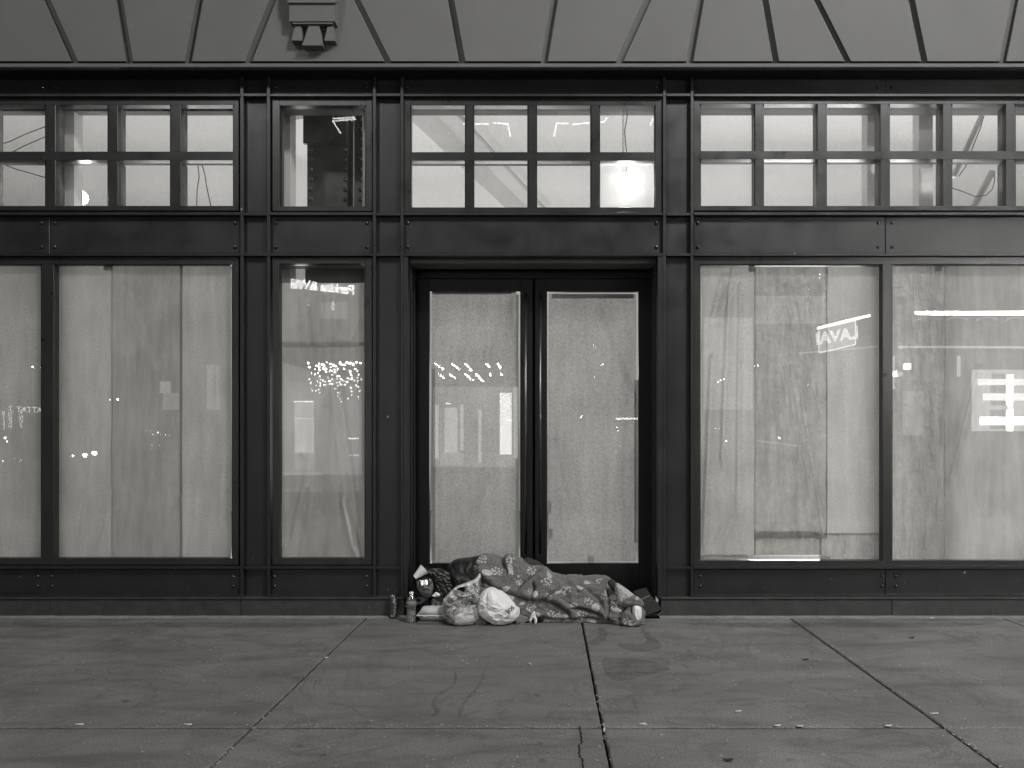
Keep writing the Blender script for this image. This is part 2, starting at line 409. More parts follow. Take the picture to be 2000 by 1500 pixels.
# ------------------------------------------------------------------ ground
bm = bmesh.new(); box(bm, -150, 150, -300, 150, -.40, -.15)
tag(obj('road', bm, 'road_asphalt'), kind='structure')
bm = bmesh.new(); box(bm, -60, 60, -6.9, 8.3, -.149, -.026)
tag(obj('pavement_base', bm, 'joint_dirt'), kind='structure')
bm = bmesh.new()
XS = [-1.3025+1.527*k for k in range(-6, 9)]
XS = [-8.94, -7.41, -5.88, -4.35, -2.822, -1.3025, .2465, 1.7525, 3.28, 4.8, 6.33, 7.86, 9.4]
YS = [-6.6, -5.08, -3.56, -2.03, -.03]
gapx = .0055
def slab(x0, x1, y0, y1, gx0, gx1, gy0, gy1):
    n = 46; xa, xb, ya, yb = x0+gx0, x1-gx1, y0+gy0, y1-gy1
    # ragged chipped rim: a grid fan with jittered border and a small chamfer
    top = []
    def border(t, f, amp): return amp*(noise.noise((t*14, f*3.7, 1.3))*.6+abs(noise.noise((t*41, f*5.1, 2.2)))*.9)
    ring = []
    for k in range(n): t = k/n; ring.append((xa+(xb-xa)*t, ya, 0, 1))
    for k in range(n): t = k/n; ring.append((xb, ya+(yb-ya)*t, -1, 0))
    for k in range(n): t = k/n; ring.append((xb-(xb-xa)*t, yb, 0, -1))
    for k in range(n): t = k/n; ring.append((xa, yb-(yb-ya)*t, 1, 0))
    lo, mid, hi = [], [], []
    for (x, y, nx, ny) in ring:
        j = abs(border(x+y*1.7, x0+y0+nx*2+ny, .006))
        lo.append(bm.verts.new((x+nx*j*.4, y+ny*j*.4, -.03)))
        mid.append(bm.verts.new((x+nx*j, y+ny*j, -.005)))
        hi.append(bm.verts.new((x+nx*(j+.006), y+ny*(j+.006), 0)))
    N = len(ring)
    for A, B in ((lo, mid), (mid, hi)):
        for k in range(N): bm.faces.new((A[k], A[(k+1) % N], B[(k+1) % N], B[k]))
    bm.faces.new(hi)
for i in range(len(XS)-1):
    for j in range(len(YS)-1):
        soft_l = XS[i] < -2 or XS[i] > 2.9
        g0 = .002 if (XS[i] < -2 and i != 5) else gapx
        g1 = .002 if XS[i+1] < -2 else gapx
        cj = .009 if -3 < XS[i] < 1.0 else .0022
        slab(XS[i], XS[i+1], YS[j], YS[j+1], g0, g1, cj if j else .0036, cj)
tag(obj('pavement', bm, 'concrete'), kind='structure')
bm = bmesh.new(); box(bm, -60, 60, -6.9, -6.62, -.149, .004, .01); tag(obj('kerb', bm, 'mortar'), kind='structure')
# narrow mortar strip along the foot of the shopfront
bm = bmesh.new()
vsA = []
xs = np.linspace(-9, 9, 300)
for x in xs:
    if PX(797, 0)+.02 < x < PX(1284, 0)-.02: continue
    w_ = .052+.010*noise.noise((x*5, 0, 0)); h_ = .010+.003*noise.noise((x*9, 3, 0))
    vsA.append((x, [bm.verts.new((x, -w_, .0015)), bm.verts.new((x, -w_*.8, h_*.8)), bm.verts.new((x, -.001, h_)), bm.verts.new((x, .02, h_))]))
for (xa, A), (xb, B) in zip(vsA[:-1], vsA[1:]):
    if xb-xa > .2: continue
    for k in range(3): bm.faces.new((A[k], B[k], B[k+1], A[k+1]))
tag(obj('mortar_strip', bm, 'mortar', smooth=True), kind='structure')
# long crack running from the cross joint in the foreground slab
bm = bmesh.new(); pts = []
for py_, px_ in ((1419, 1131), (1428, 1134), (1436, 1133), (1447, 1137), (1456, 1134), (1465, 1132), (1475, 1131), (1486, 1136), (1497, 1140), (1508, 1136), (1520, 1138)):
    dist = H*F/(py_-VY); pts.append((((px_-VX)/F*dist), dist-D))
pts = [(a_[0]+(b_[0]-a_[0])*t_+random.gauss(0, .004), a_[1]+(b_[1]-a_[1])*t_) for a_, b_ in zip(pts[:-1], pts[1:]) for t_ in (0, .25, .5, .75)]
pv = None
for k, (x, y) in enumerate(pts):
    ww = .0022+.0012*random.random(); a = bm.verts.new((x-ww, y, .0035)); b = bm.verts.new((x+ww, y, .0035)); c = bm.verts.new((x, y, .0012))
    if pv: bm.faces.new((pv[0], a, b, pv[1]))
    pv = (a, b)
bmesh.ops.delete(bm, geom=[v for v in bm.verts if not v.link_faces], context='VERTS')
tag(obj('pavement_crack', bm, 'joint_dirt'), kind='structure')
t = NT('damp'); d_ = t.n('ShaderNodeBsdfPrincipled'); d_.inputs['Base Color'].default_value = gy(.05); d_.inputs['Roughness'].default_value = .55
x_ = t.n('ShaderNodeBsdfTransparent'); m_ = t.n('ShaderNodeMixShader'); t.l(t.ramp(t.noise(t.coord((.6, 1.6, 1)), 11, 5, .7, .8), [(.35, .05), (.65, .30)]), m_.inputs[0]); t.l(x_.outputs[0], m_.inputs[1]); t.l(d_.outputs[0], m_.inputs[2]); M['damp'] = t.done(m_)
def ground(px_, py_, z=0): dist = (H-z)*F/(py_-VY); return Vector(((px_-VX)/F*dist, dist-D, z))
def stain(poly, jit=2.2, it=1):
    lp = resample(smooth_loop(poly, it), 4); bm = bmesh.new()
    vv = [bm.verts.new(ground(x+jit*noise.noise((x*.13, y*.2, 1)), y+jit*.6*noise.noise((x*.11, y*.2, 5)), .0012)) for x, y in lp]
    f = bm.faces.new(vv); bmesh.ops.triangulate(bm, faces=[f]); tag(obj('pavement_stain', bm, 'damp'), kind='structure')
for pl in ([(1165, 1224), (1188, 1230), (1185, 1250), (1165, 1260), (1146, 1258), (1147, 1250), (1164, 1247), (1172, 1236)], [(1250, 1221), (1262, 1232), (1294, 1258), (1290, 1268), (1270, 1273), (1240, 1273), (1208, 1264), (1204, 1256), (1238, 1257), (1266, 1254), (1256, 1240)],
           [(1172, 1283), (1215, 1287), (1260, 1287), (1302, 1300), (1312, 1308), (1274, 1316), (1238, 1326), (1202, 1332), (1180, 1314)], [(884, 1308), (894, 1318), (890, 1340), (856, 1360), (848, 1376), (862, 1390), (842, 1402), (836, 1402), (852, 1390), (840, 1376), (850, 1356), (884, 1338), (888, 1322)],
           [(950, 1310), (940, 1340), (908, 1372), (896, 1404), (891, 1404), (902, 1370), (932, 1340), (944, 1312)]): stain(pl)
for a, b in ((-400, 702), (1290, 1960)): stain([(a+70, 1215.5), (b, 1215.5), (b-60, 1222), (b-160, 1226), ((a+b)/2, 1224.5), (a+160, 1226), (a+40, 1219)], 2.6, 1)
for px_, py_, r_ in ((245, 1369, 9), (587, 1458, 9), (632, 1475, 8), (1051, 1452, 11), (1061, 1486, 10), (949, 1467, 7), (925, 1470, 5), (1413, 1454, 9), (1543, 1484, 9), (1112, 1466, 5), (173, 1379, 5), (1050, 1358, 8), (976, 1393, 7)):
    stain([(px_+r_*math.cos(a), py_+r_*.36*math.sin(a)) for a in np.linspace(0, 6.28, 9)[:-1]], .8)
# ------------------------------------------------------------------ the shopfront building
B = empty('storefront_building', (0, 0, 0), 'dark painted steel and glass storefront under a pale stone band, windows papered over', 'building')
FLG, PAN, FRM, GLS, BACK = 0.012, .045, .030, .070, .27
ROWS = [131, 185, 418, 497, 1109, 1165]
bays = [(-278, 472), (524, 731), (785, 1298), (1352, 2106)]
pil = [(-330, -278), (472, 524), (731, 785), (1298, 1352), (2106, 2158)]
# verticals: two thin flanges with a recessed web and short cross ribs
for a, b in pil:
    bm = bmesh.new()
    for c in (a, b):
        pbox(bm, c-3.2, c+3.2, 131, 1167, FLG, .09, .002)
    pbox(bm, a+3.4, b-3.4, 131, 1167, .052, .10)
    pbox(bm, a+8, a+9.6, 133, 1164, .050, .060)
    o = obj('pilaster', bm, 'steel_paint', B)
    for r in ROWS[1:-1]:
        rb = bmesh.new(); pbox(rb, a+3.4, b-3.4, r-2.6, r+2.6, .004, .054, .001); obj('cross_rib', rb, 'steel_paint', o)
bolt_me = None
def bolts(panel, pts, y):
    global bolt_me
    for px_, py_ in pts:
        p = P(px_, py_, y)
        if bolt_me is None:
            b_ = bmesh.new(); lathe(b_, [(.0135, 0), (.0133, .005), (.0115, .0095), (.008, .0125), (.003, .014)], 14, Matrix.Rotation(math.pi/2, 4, 'X'))
            o = obj('bolt', b_, 'bolt_steel', None, True); bolt_me = o.data
        else:
            o = bpy.data.objects.new('bolt', bolt_me); COL.objects.link(o)
        o.location = p; o.parent = panel
def window(name, outer, cols, rows, glassm, inner=True, gl=GLS, fy=FRM, ghost=False, deepend=True):
    x0, x1, y0, y1 = outer
    bm = bmesh.new()
    xe = [x0]+[v for c in cols for v in c]+[x1]
    ye = [y0]+[v for r in rows for v in r]+[y1]
    vb = [(xe[i], xe[i+1]) for i in range(0, len(xe), 2)]; hb = [(ye[i], ye[i+1]) for i in range(0, len(ye), 2)]
    for k, (a, b) in enumerate(vb):
        edge = k in (0, len(vb)-1)
        if edge: pbox(bm, a, b, y0, y1, fy, gl+.02, .0015)
        else:
            for r in rows: pbox(bm, a, b, r[0], r[1], fy+.002, gl+.02, .0012)
    for k, (a, b) in enumerate(hb):
        pbox(bm, vb[0][1], vb[-1][0], a, b, fy+.001, gl+.02, .0012)
    # glazing bead inside each light
    for c in cols:
        for r in rows:
            pbox(bm, c[0], c[0]+2.2, r[0]+2.2, r[1], fy+.018, gl-.002); pbox(bm, c[1]-2.2, c[1], r[0]+2.2, r[1], fy+.018, gl-.002)
            pbox(bm, c[0], c[1], r[0], r[0]+2.0, fy+.018, gl-.002)
    o = obj(name, bm, 'frame_paint', B)
    for c in cols:
        for r in rows:
            g = bmesh.new(); X0, X1, Z0, Z1 = PX(c[0]-2, gl), PX(c[1]+2, gl), PZ(r[1]+2, gl), PZ(r[0]-2, gl)
            vv = [g.verts.new(q) for q in ((X0, gl, Z0), (X1, gl, Z0), (X1, gl, Z1), (X0, gl, Z1))]; g.faces.new(vv)
            obj('glass_pane', g, glassm, o)
            if ghost:
                g = bmesh.new(); s = .0155
                vv = [g.verts.new(q) for q in ((X0, gl+.006, Z0), (X1, gl+.006, Z0), (X1, gl+.006+0*s, Z1), (X0, gl+.006, Z1))]
                cz = (Z0+Z1)/2
                for v in vv: v.co.y += (v.co.z-cz)*.0140+.011
                g.faces.new(vv); obj('glass_pane', g, 'ghost_glass', o)
    if inner:
        ib = bmesh.new(); iy0, iy1 = gl+.022, gl+.13
        def sc_(v, ax): return v
        for k, (a, b) in enumerate(vb):
            for r in rows: pbox(ib, a+1, b-1, r[0]+1, r[1]-1, iy0, iy1)
        for k, (a, b) in enumerate(hb): pbox(ib, vb[0][0]+1, vb[-1][1]-1, a+1, b-1, iy0, iy1)
        obj('inner_muntins', ib, 'inner_paint', o)
    return o
lc = [(-259, -153), (-137, -31), (-14, 90), (108, 212), (230, 334), (353, 457)]
rc = [(1367, 1475), (1490, 1597), (1613, 1720), (1736, 1842), (1858, 1965), (1982, 2090)]
cc = [(801, 910), (924, 1032), (1047, 1155), (1170, 1280)]
window('transom_window', (-272, 466, 190, 411), lc, [(205, 296), (313, 402)], 'dusty_glass')
window('transom_window', (532, 727, 191, 412), [(546, 715)], [(206, 403)], 'glass')
window('transom_window', (787, 1294, 191, 414), cc, [(206, 297), (314, 405)], 'dusty_glass')
window('transom_window', (1355, 2104, 190, 411), rc, [(203, 295), (311, 402)], 'dusty_glass')
window('display_window', (-272, 466, 502, 1103), [(-259, 82), (105, 455)], [(516, 1090)], 'glass', False)
window('display_window', (532, 727, 503, 1103), [(545, 714)], [(515, 1090)], 'glass', False, ghost=True)
window('display_window', (1355, 2104, 502, 1106), [(1366, 1724), (1741, 2090)], [(516, 1095)], 'glass', False)
# panels and their horizontal flanges
def flange(bm, a, b, y, h=2.7): pbox(bm, a+3.4, b-3.4, y-h, y+h, .002, .088, .0015)
seams = {0: 97, 3: 1729}
for i, (a, b) in enumerate(bays):
    segs = [(a+3.5, seams[i]-.6), (seams[i]+.6, b-3.5)] if i in seams else [(a+3.5, b-3.5)]
    if i == 0: bx = {0: [(-268, 83), (110, 459)], 1: [(-268, 82), (108, 459)], 2: [(-268, 75), (102, 456)]}
    if i == 1: bx = {0: [(539, 716)], 1: [(539, 717)], 2: [(537, 716)]}
    if i == 2: bx = {0: [(796, 1282)], 1: [(797, 1282)]}
    if i == 3: bx = {0: [(1363, 1714), (1741, 2096)], 1: [(1363, 1715), (1742, 2096)], 2: [(1368, 1723), (1750, 2096)]}
    for k, (nm, t0, t1, by) in enumerate((('frieze_panel', 138, 183, (152, 171)), ('spandrel_panel', 421, 494.5, (435.5, 482.5)), ('base_panel', 1112, 1162, (1125.5, 1144.5)))):
        if i == 2 and k == 2: continue
        for s, (sa, sb) in enumerate(segs):
            bm = bmesh.new(); pbox(bm, sa, sb, t0, t1, PAN, .09, .002)
            o = obj(nm, bm, 'steel_paint', B)
            bolts(o, [(q, y) for q in bx[k][s] for y in by], PAN)
    for r, h in ((134.5, 2.6), (185.5, 2.4), (417, 2.9), (497, 2.6), (1108.5, 2.8), (1165, 3)):
        if i == 2 and r > 1000: continue
        bm = bmesh.new(); flange(bm, a, b, r, h); obj('steel_flange', bm, 'steel_paint', B)
for a, b in ((-330, 790), (1291, 2160)):
    bm = bmesh.new(); seam = {-330: [97, 470], 1291: [1742]}[a]
    ee = [a]+seam+[b]
    for p, q in zip(ee[:-1], ee[1:]): pbox(bm, p+(.5 if p != a else 0), q-.5, 1171, 1207, 0.0, .12, .002)
    pbox(bm, a, b, 1167.2, 1170.8, -.012, .10, .003)
    obj('plinth', bm, 'plinth_paint', B)
# wall mass behind the steel skin, its inner side painted pale
bm = bmesh.new()
def inb(a, b, t, u, y0=.092, y1=BACK): pbox(bm, a, b, t, u, y0, y1)
for a, b in pil: inb(a-4, b+4, 60, 1215)
for i, (a, b) in enumerate(bays):
    inb(a+4.5, b-4.5, 60, 204); inb(a+4.5, b-4.5, 405, 514)
    if i != 2: inb(a+4.5, b-4.5, 1093, 1210)
inb(-420, -335, 60, 1215); inb(2163, 2260, 60, 1215)
obj('inner_wall', bm, 'inner_paint', B)
# ------------------------------------------------------------------ stone band
SB, SF = -.075, -.118
bm = bmesh.new(); box(bm, PX(-420, SB), PX(2260, SB), SB, .10, PZ(130.2, SF), 7.2)
obj('stone_band', bm, 'stone', B)
bm = bmesh.new(); pbox(bm, -420, 2260, 123.6, 130.9, SF, SB-.001, .0025); obj('stone_lip', bm, 'stone', B)
bm = bmesh.new(); pbox(bm, -345, 2175, 131.6, 137, -.085, .09, .002); obj('soffit_shade_strip', bm, 'steel_paint', B)  # dark strip added under the stone lip to stand for its shadow
G = [((-60, 0), (40-60, 0)), ]
gl_ = [((92, 0), (146, 121)), ((233, 0), (253, 121)), ((390, 0), (368, 121)), ((533, 0), (485, 121)), ((697, 0), (757, 121)), ((880, 0), (902, 121)),
       ((1083, 0), (1063, 121)), ((1265, 0), (1210, 121)), ((1368, 0), (1347, 121)), ((1494, 0), (1515, 121)), ((1595, 0), (1656, 121)), ((1780, 0), (1805, 121)), ((1982, 0), (1958, 121))]
def gx(l, py_): (x0, y0), (x1, y1) = l; return x0+(x1-x0)*(py_-y0)/(y1-y0)
Lg = [((-180, 0), (-130, 121)), ((-40, 0), (10, 121))]
L = [((-260, 0), (-230, 121)), ((-110, 0), (-90, 121))]+gl_+[((2110, 0), (2060, 121)), ((2230, 0), (2230, 121))]
TOP = -118
for l, r in zip(L[:-1], L[1:]):
    bm = bmesh.new(); g = 5.4
    def ring(y, ins, bot): return [P(gx(l, bot)+g+ins, bot, y), P(gx(r, bot)-g-ins, bot, y), P(gx(r, TOP)-g-ins, TOP+ins, y), P(gx(l, TOP)+g+ins, TOP+ins, y)]
    A = [bm.verts.new(v) for v in ring(SB-.0003, 0, 121.2)]; C = [bm.verts.new(v) for v in ring(SF+.008, .3, 120.8)]; E = [bm.verts.new(v) for v in ring(SF, 2.0, 119.2)]
    for U, V in ((A, C), (C, E)):
        for k in range(4): bm.faces.new((U[k], U[(k+1) % 4], V[(k+1) % 4], V[k]))
    bm.faces.new(E); obj('voussoir', bm, 'stone', B)
bm = bmesh.new(); pbox(bm, -420, 2260, -260, -122, SF, SB+.01, .006); obj('string_course', bm, 'stone', B)
# bracket with three flared drops
def frust(bm, top, bot, yt, yb_, back=SB-.001):
    (a, b, t), (c, d, u) = top, bot
    f = [P(a, t, yt), P(b, t, yt), P(d, u, yb_), P(c, u, yb_)]
    k = [Vector((v.x, back, v.z)) for v in f]
    f = [bm.verts.new(v) for v in f]; k = [bm.verts.new(v) for v in k]
    bm.faces.new(f); bm.faces.new(k[::-1])
    for i in range(4): bm.faces.new((f[i], k[i], k[(i+1) % 4], f[(i+1) % 4]))
bm = bmesh.new(); yb1 = -.192
frust(bm, (565, 654, -110), (565, 654, 41.5), yb1, yb1)
frust(bm, (561, 657, -40), (561, 657, 5), yb1-.015, yb1-.015, yb1)
frust(bm, (570, 651, 42.5), (571, 650, 46.5), yb1+.008, yb1+.008)
bk = obj('bracket', bm, 'stone', B)
for tp, bt, y0, y1 in (((576, 588, 51), (569, 590, 79), -.166, -.173), ((603, 623, 49.5), (590, 630, 88.5), -.170, -.190), ((640, 651, 51), (633, 654, 79.5), -.166, -.173)):
    bm = bmesh.new(); frust(bm, tp, bt, y0, y1); obj('drop', bm, 'stone', bk)
# ------------------------------------------------------------------ door recess and doors
DY = .34
xl, xr = PX(796.8, .012), PX(1284.5, .012)
for x, s, (u0, u1) in ((xl, 1, (788.4, 796.8)), (xr, -1, (1284.5, 1294.7))):
    bm = bmesh.new(); pbox(bm, u0, u1, 500, 1170, .012, DY+.10, .0015)
    jm = obj('door_jamb', bm, 'steel_paint', B)
    for yy in (.10, .21):
        bm = bmesh.new(); a = x+s*.0005; box(bm, min(a, a+s*.012), max(a, a+s*.012), yy, yy+.02, .0, PZ(500, 0)-.02, .002); obj('jamb_stop', bm, 'frame_paint', jm)
bm = bmesh.new(); box(bm, xl-.03, xr+.03, .093, DY+.12, PZ(500, .0), PZ(500, 0)+.25)
cyl(bm, (PX(1040, .2), .2, PZ(500, 0)+.01), (PX(1040, .2), .2, PZ(500, 0)-.008), .03, n=20)
obj('recess_soffit', bm, 'recess_black', B)
bm = bmesh.new(); pbox(bm, 808, 1275, 519, 543.5, DY+.012, DY+.09); pbox(bm, 808, 814.5, 544, 1188, DY+.012, DY+.09); pbox(bm, 1272.5, 1279, 544, 1188, DY+.012, DY+.09)
obj('door_frame', bm, 'door_paint', B)
bm = bmesh.new(); box(bm, xl, xr, .02, DY+.6, -.005, .012, .002); obj('threshold', bm, 'card_dark', B)
bm = bmesh.new(); pbox(bm, 1034, 1050, 540, 1186, DY+.047, DY+.060, .001); obj('seam_light_block', bm, 'recess_black', B)  # strips added behind the doors to block room light leaking at the gaps
bm = bmesh.new(); pbox(bm, 808, 1279, 536, 552, DY+.047, DY+.0605, .001); obj('head_light_block', bm, 'recess_black', B)
for u0, u1 in ((808, 820), (1266, 1279)): bm = bmesh.new(); pbox(bm, u0, u1, 553, 1186, DY+.047, DY+.060, .001); obj('side_light_block', bm, 'recess_black', B)
for (a, b), (ga, gb), hx in (((815, 1040.5), (838.5, 1016), 1026.5), ((1044.5, 1272), (1068.5, 1247.5), 1055)):
    bm = bmesh.new()
    pbox(bm, a, ga, 545, 1185, DY, DY+.045, .002); pbox(bm, gb, b, 545, 1185, DY, DY+.045, .002)
    pbox(bm, ga, gb, 545, 569.5, DY+.0005, DY+.045, .002); pbox(bm, ga, gb, 1100.5, 1185, DY+.0005, DY+.045, .002)
    dr = obj('door', bm, 'door_paint', B)
    g = bmesh.new(); gl = DY+.025
    g.faces.new([g.verts.new(q) for q in (P(ga-2, 1102, gl), P(gb+2, 1102, gl), P(gb+2, 568, gl), P(ga-2, 568, gl))]); obj('glass_pane', g, 'glass', dr)
    hb = bmesh.new(); hy = DY-.055
    cyl(hb, P(hx, 572, hy), P(hx, 1082, hy), .0108, n=20)
    for q in (600, 1055): cyl(hb, P(hx, q, hy), (P(hx, q, hy).x, DY-.0005, P(hx, q, hy).z), .008, n=12)
    obj('door_handle', hb, 'handle_metal', dr, True)
# ------------------------------------------------------------------ interior seen through the clear transoms
bm = bmesh.new()
X0, X1, YB, ZC = -8.2, 7.2, 8.2, 4.75
box(bm, X0-.1, X1+.1, YB, YB+.1, 0, ZC); box(bm, X0-.1, X0, .28, YB, 0, ZC); box(bm, X1, X1+.1, .28, YB, 0, ZC)
box(bm, X0-.1, PX(-420, 0)-.001, .1, .27, 0, ZC); box(bm, PX(2260, 0)+.05, X1+.1, .1, .27, 0, ZC)
obj('room_wall', bm, 'room_wall', B)
bm = bmesh.new(); box(bm, X0-.1, X1+.1, .1, YB+.1, ZC, ZC+.15); obj('room_ceiling', bm, 'room_ceiling', B)
bm = bmesh.new(); box(bm, X0-.1, X1+.1, .46, YB+.1, -.01, .008); obj('room_floor', bm, 'room_floor', B)
def ceil_pt(px_, py_, z): dist = (z-H)*F/(VY-py_); return Vector(((px_-VX)/F*dist, dist-D, z))
bm = bmesh.new(); cyl(bm, ceil_pt(858, 182, 4.60), ceil_pt(1075, 420, 4.60), .022, n=12); obj('ceiling_pipe', bm, 'grey_duct', B, True)
bm = bmesh.new(); a = ceil_pt(770, 205, 4.45); b = ceil_pt(1000, 418, 4.45); d = (b-a).normalized(); nrm = Vector((-d.y, d.x, 0))
for k in range(1):
    q = [a, b+d*2, b+d*2+nrm*1.6, a+nrm*1.6]
    lo = [bm.verts.new(v) for v in q]; hi = [bm.verts.new(v+Vector((0, 0, .299))) for v in q]
    bm.faces.new(lo); bm.faces.new(hi[::-1])
    for i in range(4): bm.faces.new((lo[i], lo[(i+1) % 4], hi[(i+1) % 4], hi[i]))
obj('ceiling_bulkhead', bm, 'room_ceiling', B)
for (a, b, t) in ((100, 145, .205), (1694, 1722, .30), (1795, 1822, .42)):
    bm = bmesh.new(); x0_, x1_ = PX(a, t), PX(b, t); box(bm, x0_, x1_, t, t+.10, 0, ZC-.001); obj('interior_post', bm, 'grey_duct', B)
# riveted old column behind the narrow window
cy = .50
bm = bmesh.new()
pbox(bm, 600, 678, 120, 1185, cy, cy+.18); pbox(bm, 681, 708, 120, 1185, cy+.06, cy+.2); pbox(bm, 592, 676, 150, 280, cy-.03, cy-.001); pbox(bm, 640, 650, 150, 275, cy-.05, cy-.0305)
for k, pxx in enumerate((607, 674, 704)):
    for j in range(30):
        p = P(pxx, 214+j*19.5, cy+(.06 if k == 2 else 0)); lathe(bm, [(.019, 0), (.018, .008), (.012, .016), (.004, .019)], 10, Matrix.Translation(p) @ Matrix.Rotation(math.pi/2, 4, 'X'))
col_ = obj('riveted_column', bm, 'riveted_steel', B, False)
bm = bmesh.new(); pbox(bm, 596, 716, 516, 552, .33, .45); pbox(bm, 716, 722, 516, 552, .3, .45); obj('interior_beam', bm, 'riveted_steel', B)
for px_, r_, m_ in ((691, .0045, 'grey_duct'), (712, .007, 'room_wall')): bm = bmesh.new(); cyl(bm, P(px_, 180, .2), P(px_, 505, .2), r_, n=8); obj('bright_edge_rod', bm, m_, B, True)  # thin pale rods added to draw bright vertical lines by the column
bm = bmesh.new(); pbox(bm, 540, 567, 180, 575, .30, .42); obj('interior_post', bm, 'grey_duct', B)
# work lamps hanging inside, close behind the glass, each a bare bulb on a cord
def hanging_lamp(px_, py_, y, r, label, sway=0, chain=True):
    c = P(px_, py_, y); t = empty('work_lamp', c, label, 'lamp')
    bm = bmesh.new(); bmesh.ops.create_uvsphere(bm, u_segments=20, v_segments=14, radius=r, matrix=Matrix.Translation(c)); obj('bulb', bm, 'bulb_glow', t, True)
    bm = bmesh.new(); cyl(bm, c+Vector((0, 0, r*.9)), c+Vector((0, 0, r+.05)), .016, n=14); obj('socket', bm, 'cable', t)
    bm = bmesh.new(); top = Vector((c.x+sway, c.y, ZC)); st = c+Vector((0, 0, r+.05)); n = 14
    tube(bm, [st.lerp(top, k/n)+Vector((.012*math.sin(k*1.7), 0, 0)) for k in range(n+1)], .004)
    obj('cord', bm, 'cable', t)
    if chain:
        bm = bmesh.new(); k = 0; z = st.z
        while z < ZC-.05:
            bmesh.ops.create_circle(bm, segments=3, radius=.001)
            p = Vector((c.x-.022, c.y, z)); q = [p+Vector((math.cos(a)*.006, 0, math.sin(a)*.016)) for a in np.linspace(0, 2*math.pi, 9)]
            tube(bm, q, .0018, 4); z += .034
        obj('chain', bm, 'cable', t)
hanging_lamp(1223, 366, .19, .060, 'bare bright bulb hanging on a chain behind the lower right pane above the doors')
hanging_lamp(157, 386, .36, .052, 'bright bulb half hidden by a post behind the left transom window', .0, False)
hanging_lamp(1481, 380, .40, .022, 'added unseen bulb behind a glazing bar of the right transom window', 0, False)  # extra bulb, added out of view to help light the room
def paper_backlight(x, y, z, e):  # added unseen lamps that backlight the window paper from the room
    ld = bpy.data.lights.new('paper_backlight_fill', 'AREA'); ld.shape = 'RECTANGLE'; ld.size = 2.4; ld.size_y = 1.6; ld.energy = e; ld.color = (1, .995, .985)
    o = bpy.data.objects.new('paper_backlight_fill', ld); COL.objects.link(o); o.location = (x, y, z); o.rotation_euler = (-math.pi/2, 0, 0)
paper_backlight(-3.6, 3.4, 1.4, 56); paper_backlight(-1.0, 3.6, 1.5, 54); paper_backlight(3.6, 3.2, 1.4, 190)
def uplight_fill(x, y, e):  # added unseen lamps near the floor, facing up to brighten the ceiling
    ld = bpy.data.lights.new('uplight_fill', 'AREA'); ld.shape = 'RECTANGLE'; ld.size = 3.2; ld.size_y = 2.2; ld.energy = e; ld.color = (1, .995, .985)
    o = bpy.data.objects.new('uplight_fill', ld); COL.objects.link(o); o.location = (x, y, 1.1); o.rotation_euler = (math.pi, 0, 0)
uplight_fill(-4.0, 4.6, 65); uplight_fill(0.3, 4.8, 60); uplight_fill(3.8, 4.8, 50)
# loose cables inside
def cable(pts, label, r=.004):
    bm = bmesh.new(); tube(bm, [P(*p) for p in pts], r); tag(obj('cable', bm, 'cable'), label, 'cable', 'loose cables hanging inside the empty shop')
cable([(-5, 284, .5), (20, 276, .5), (50, 262, .5), (92, 246, .5)], 'thin cable sloping behind the upper left corner pane')
cable([(20, 300, .5), (45, 286, .5), (70, 275, .5), (96, 264, .5)], 'thin cable crossing just above the bar of the left corner panes')
cable([(-5, 316, .5), (30, 330, .5), (55, 337, .5), (92, 348, .5)], 'thin cable sagging behind the lower left corner pane')
cable([(386, 318, .5), (389, 345, .5), (385, 370, .5), (384, 402, .5)], 'straight cord hanging behind the lower pane at the end of the left transom')
cable([(393, 318, .5), (400, 340, .5), (403, 362, .5), (412, 404, .5)], 'curving cord beside a straighter one at the end of the left transom')
cable([(1921, 228, .5), (1915, 250, .5), (1906, 272, .5), (1898, 293, .5), (1886, 326, .5), (1872, 345, .5)], 'cable dropping steeply behind the upper pane near the right edge')
cable([(1856, 366, .5), (1880, 374, .5), (1905, 384, .5), (1925, 382, .5), (1938, 370, .5), (1943, 352, .5), (1941, 340, .5)], 'cable hanging in a deep loop behind the lower pane near the right edge')
bm = bmesh.new()
cyl(bm, P(1938, 336, .9), P(1898, 410, .9), .03, n=10); cyl(bm, P(1925, 210, .9), P(1862, 345, .9), .024, n=10)
tag(obj('scaffold_tube', bm, 'grey_duct', None, True), 'pale slanting props behind the right end of the transom window', 'prop')
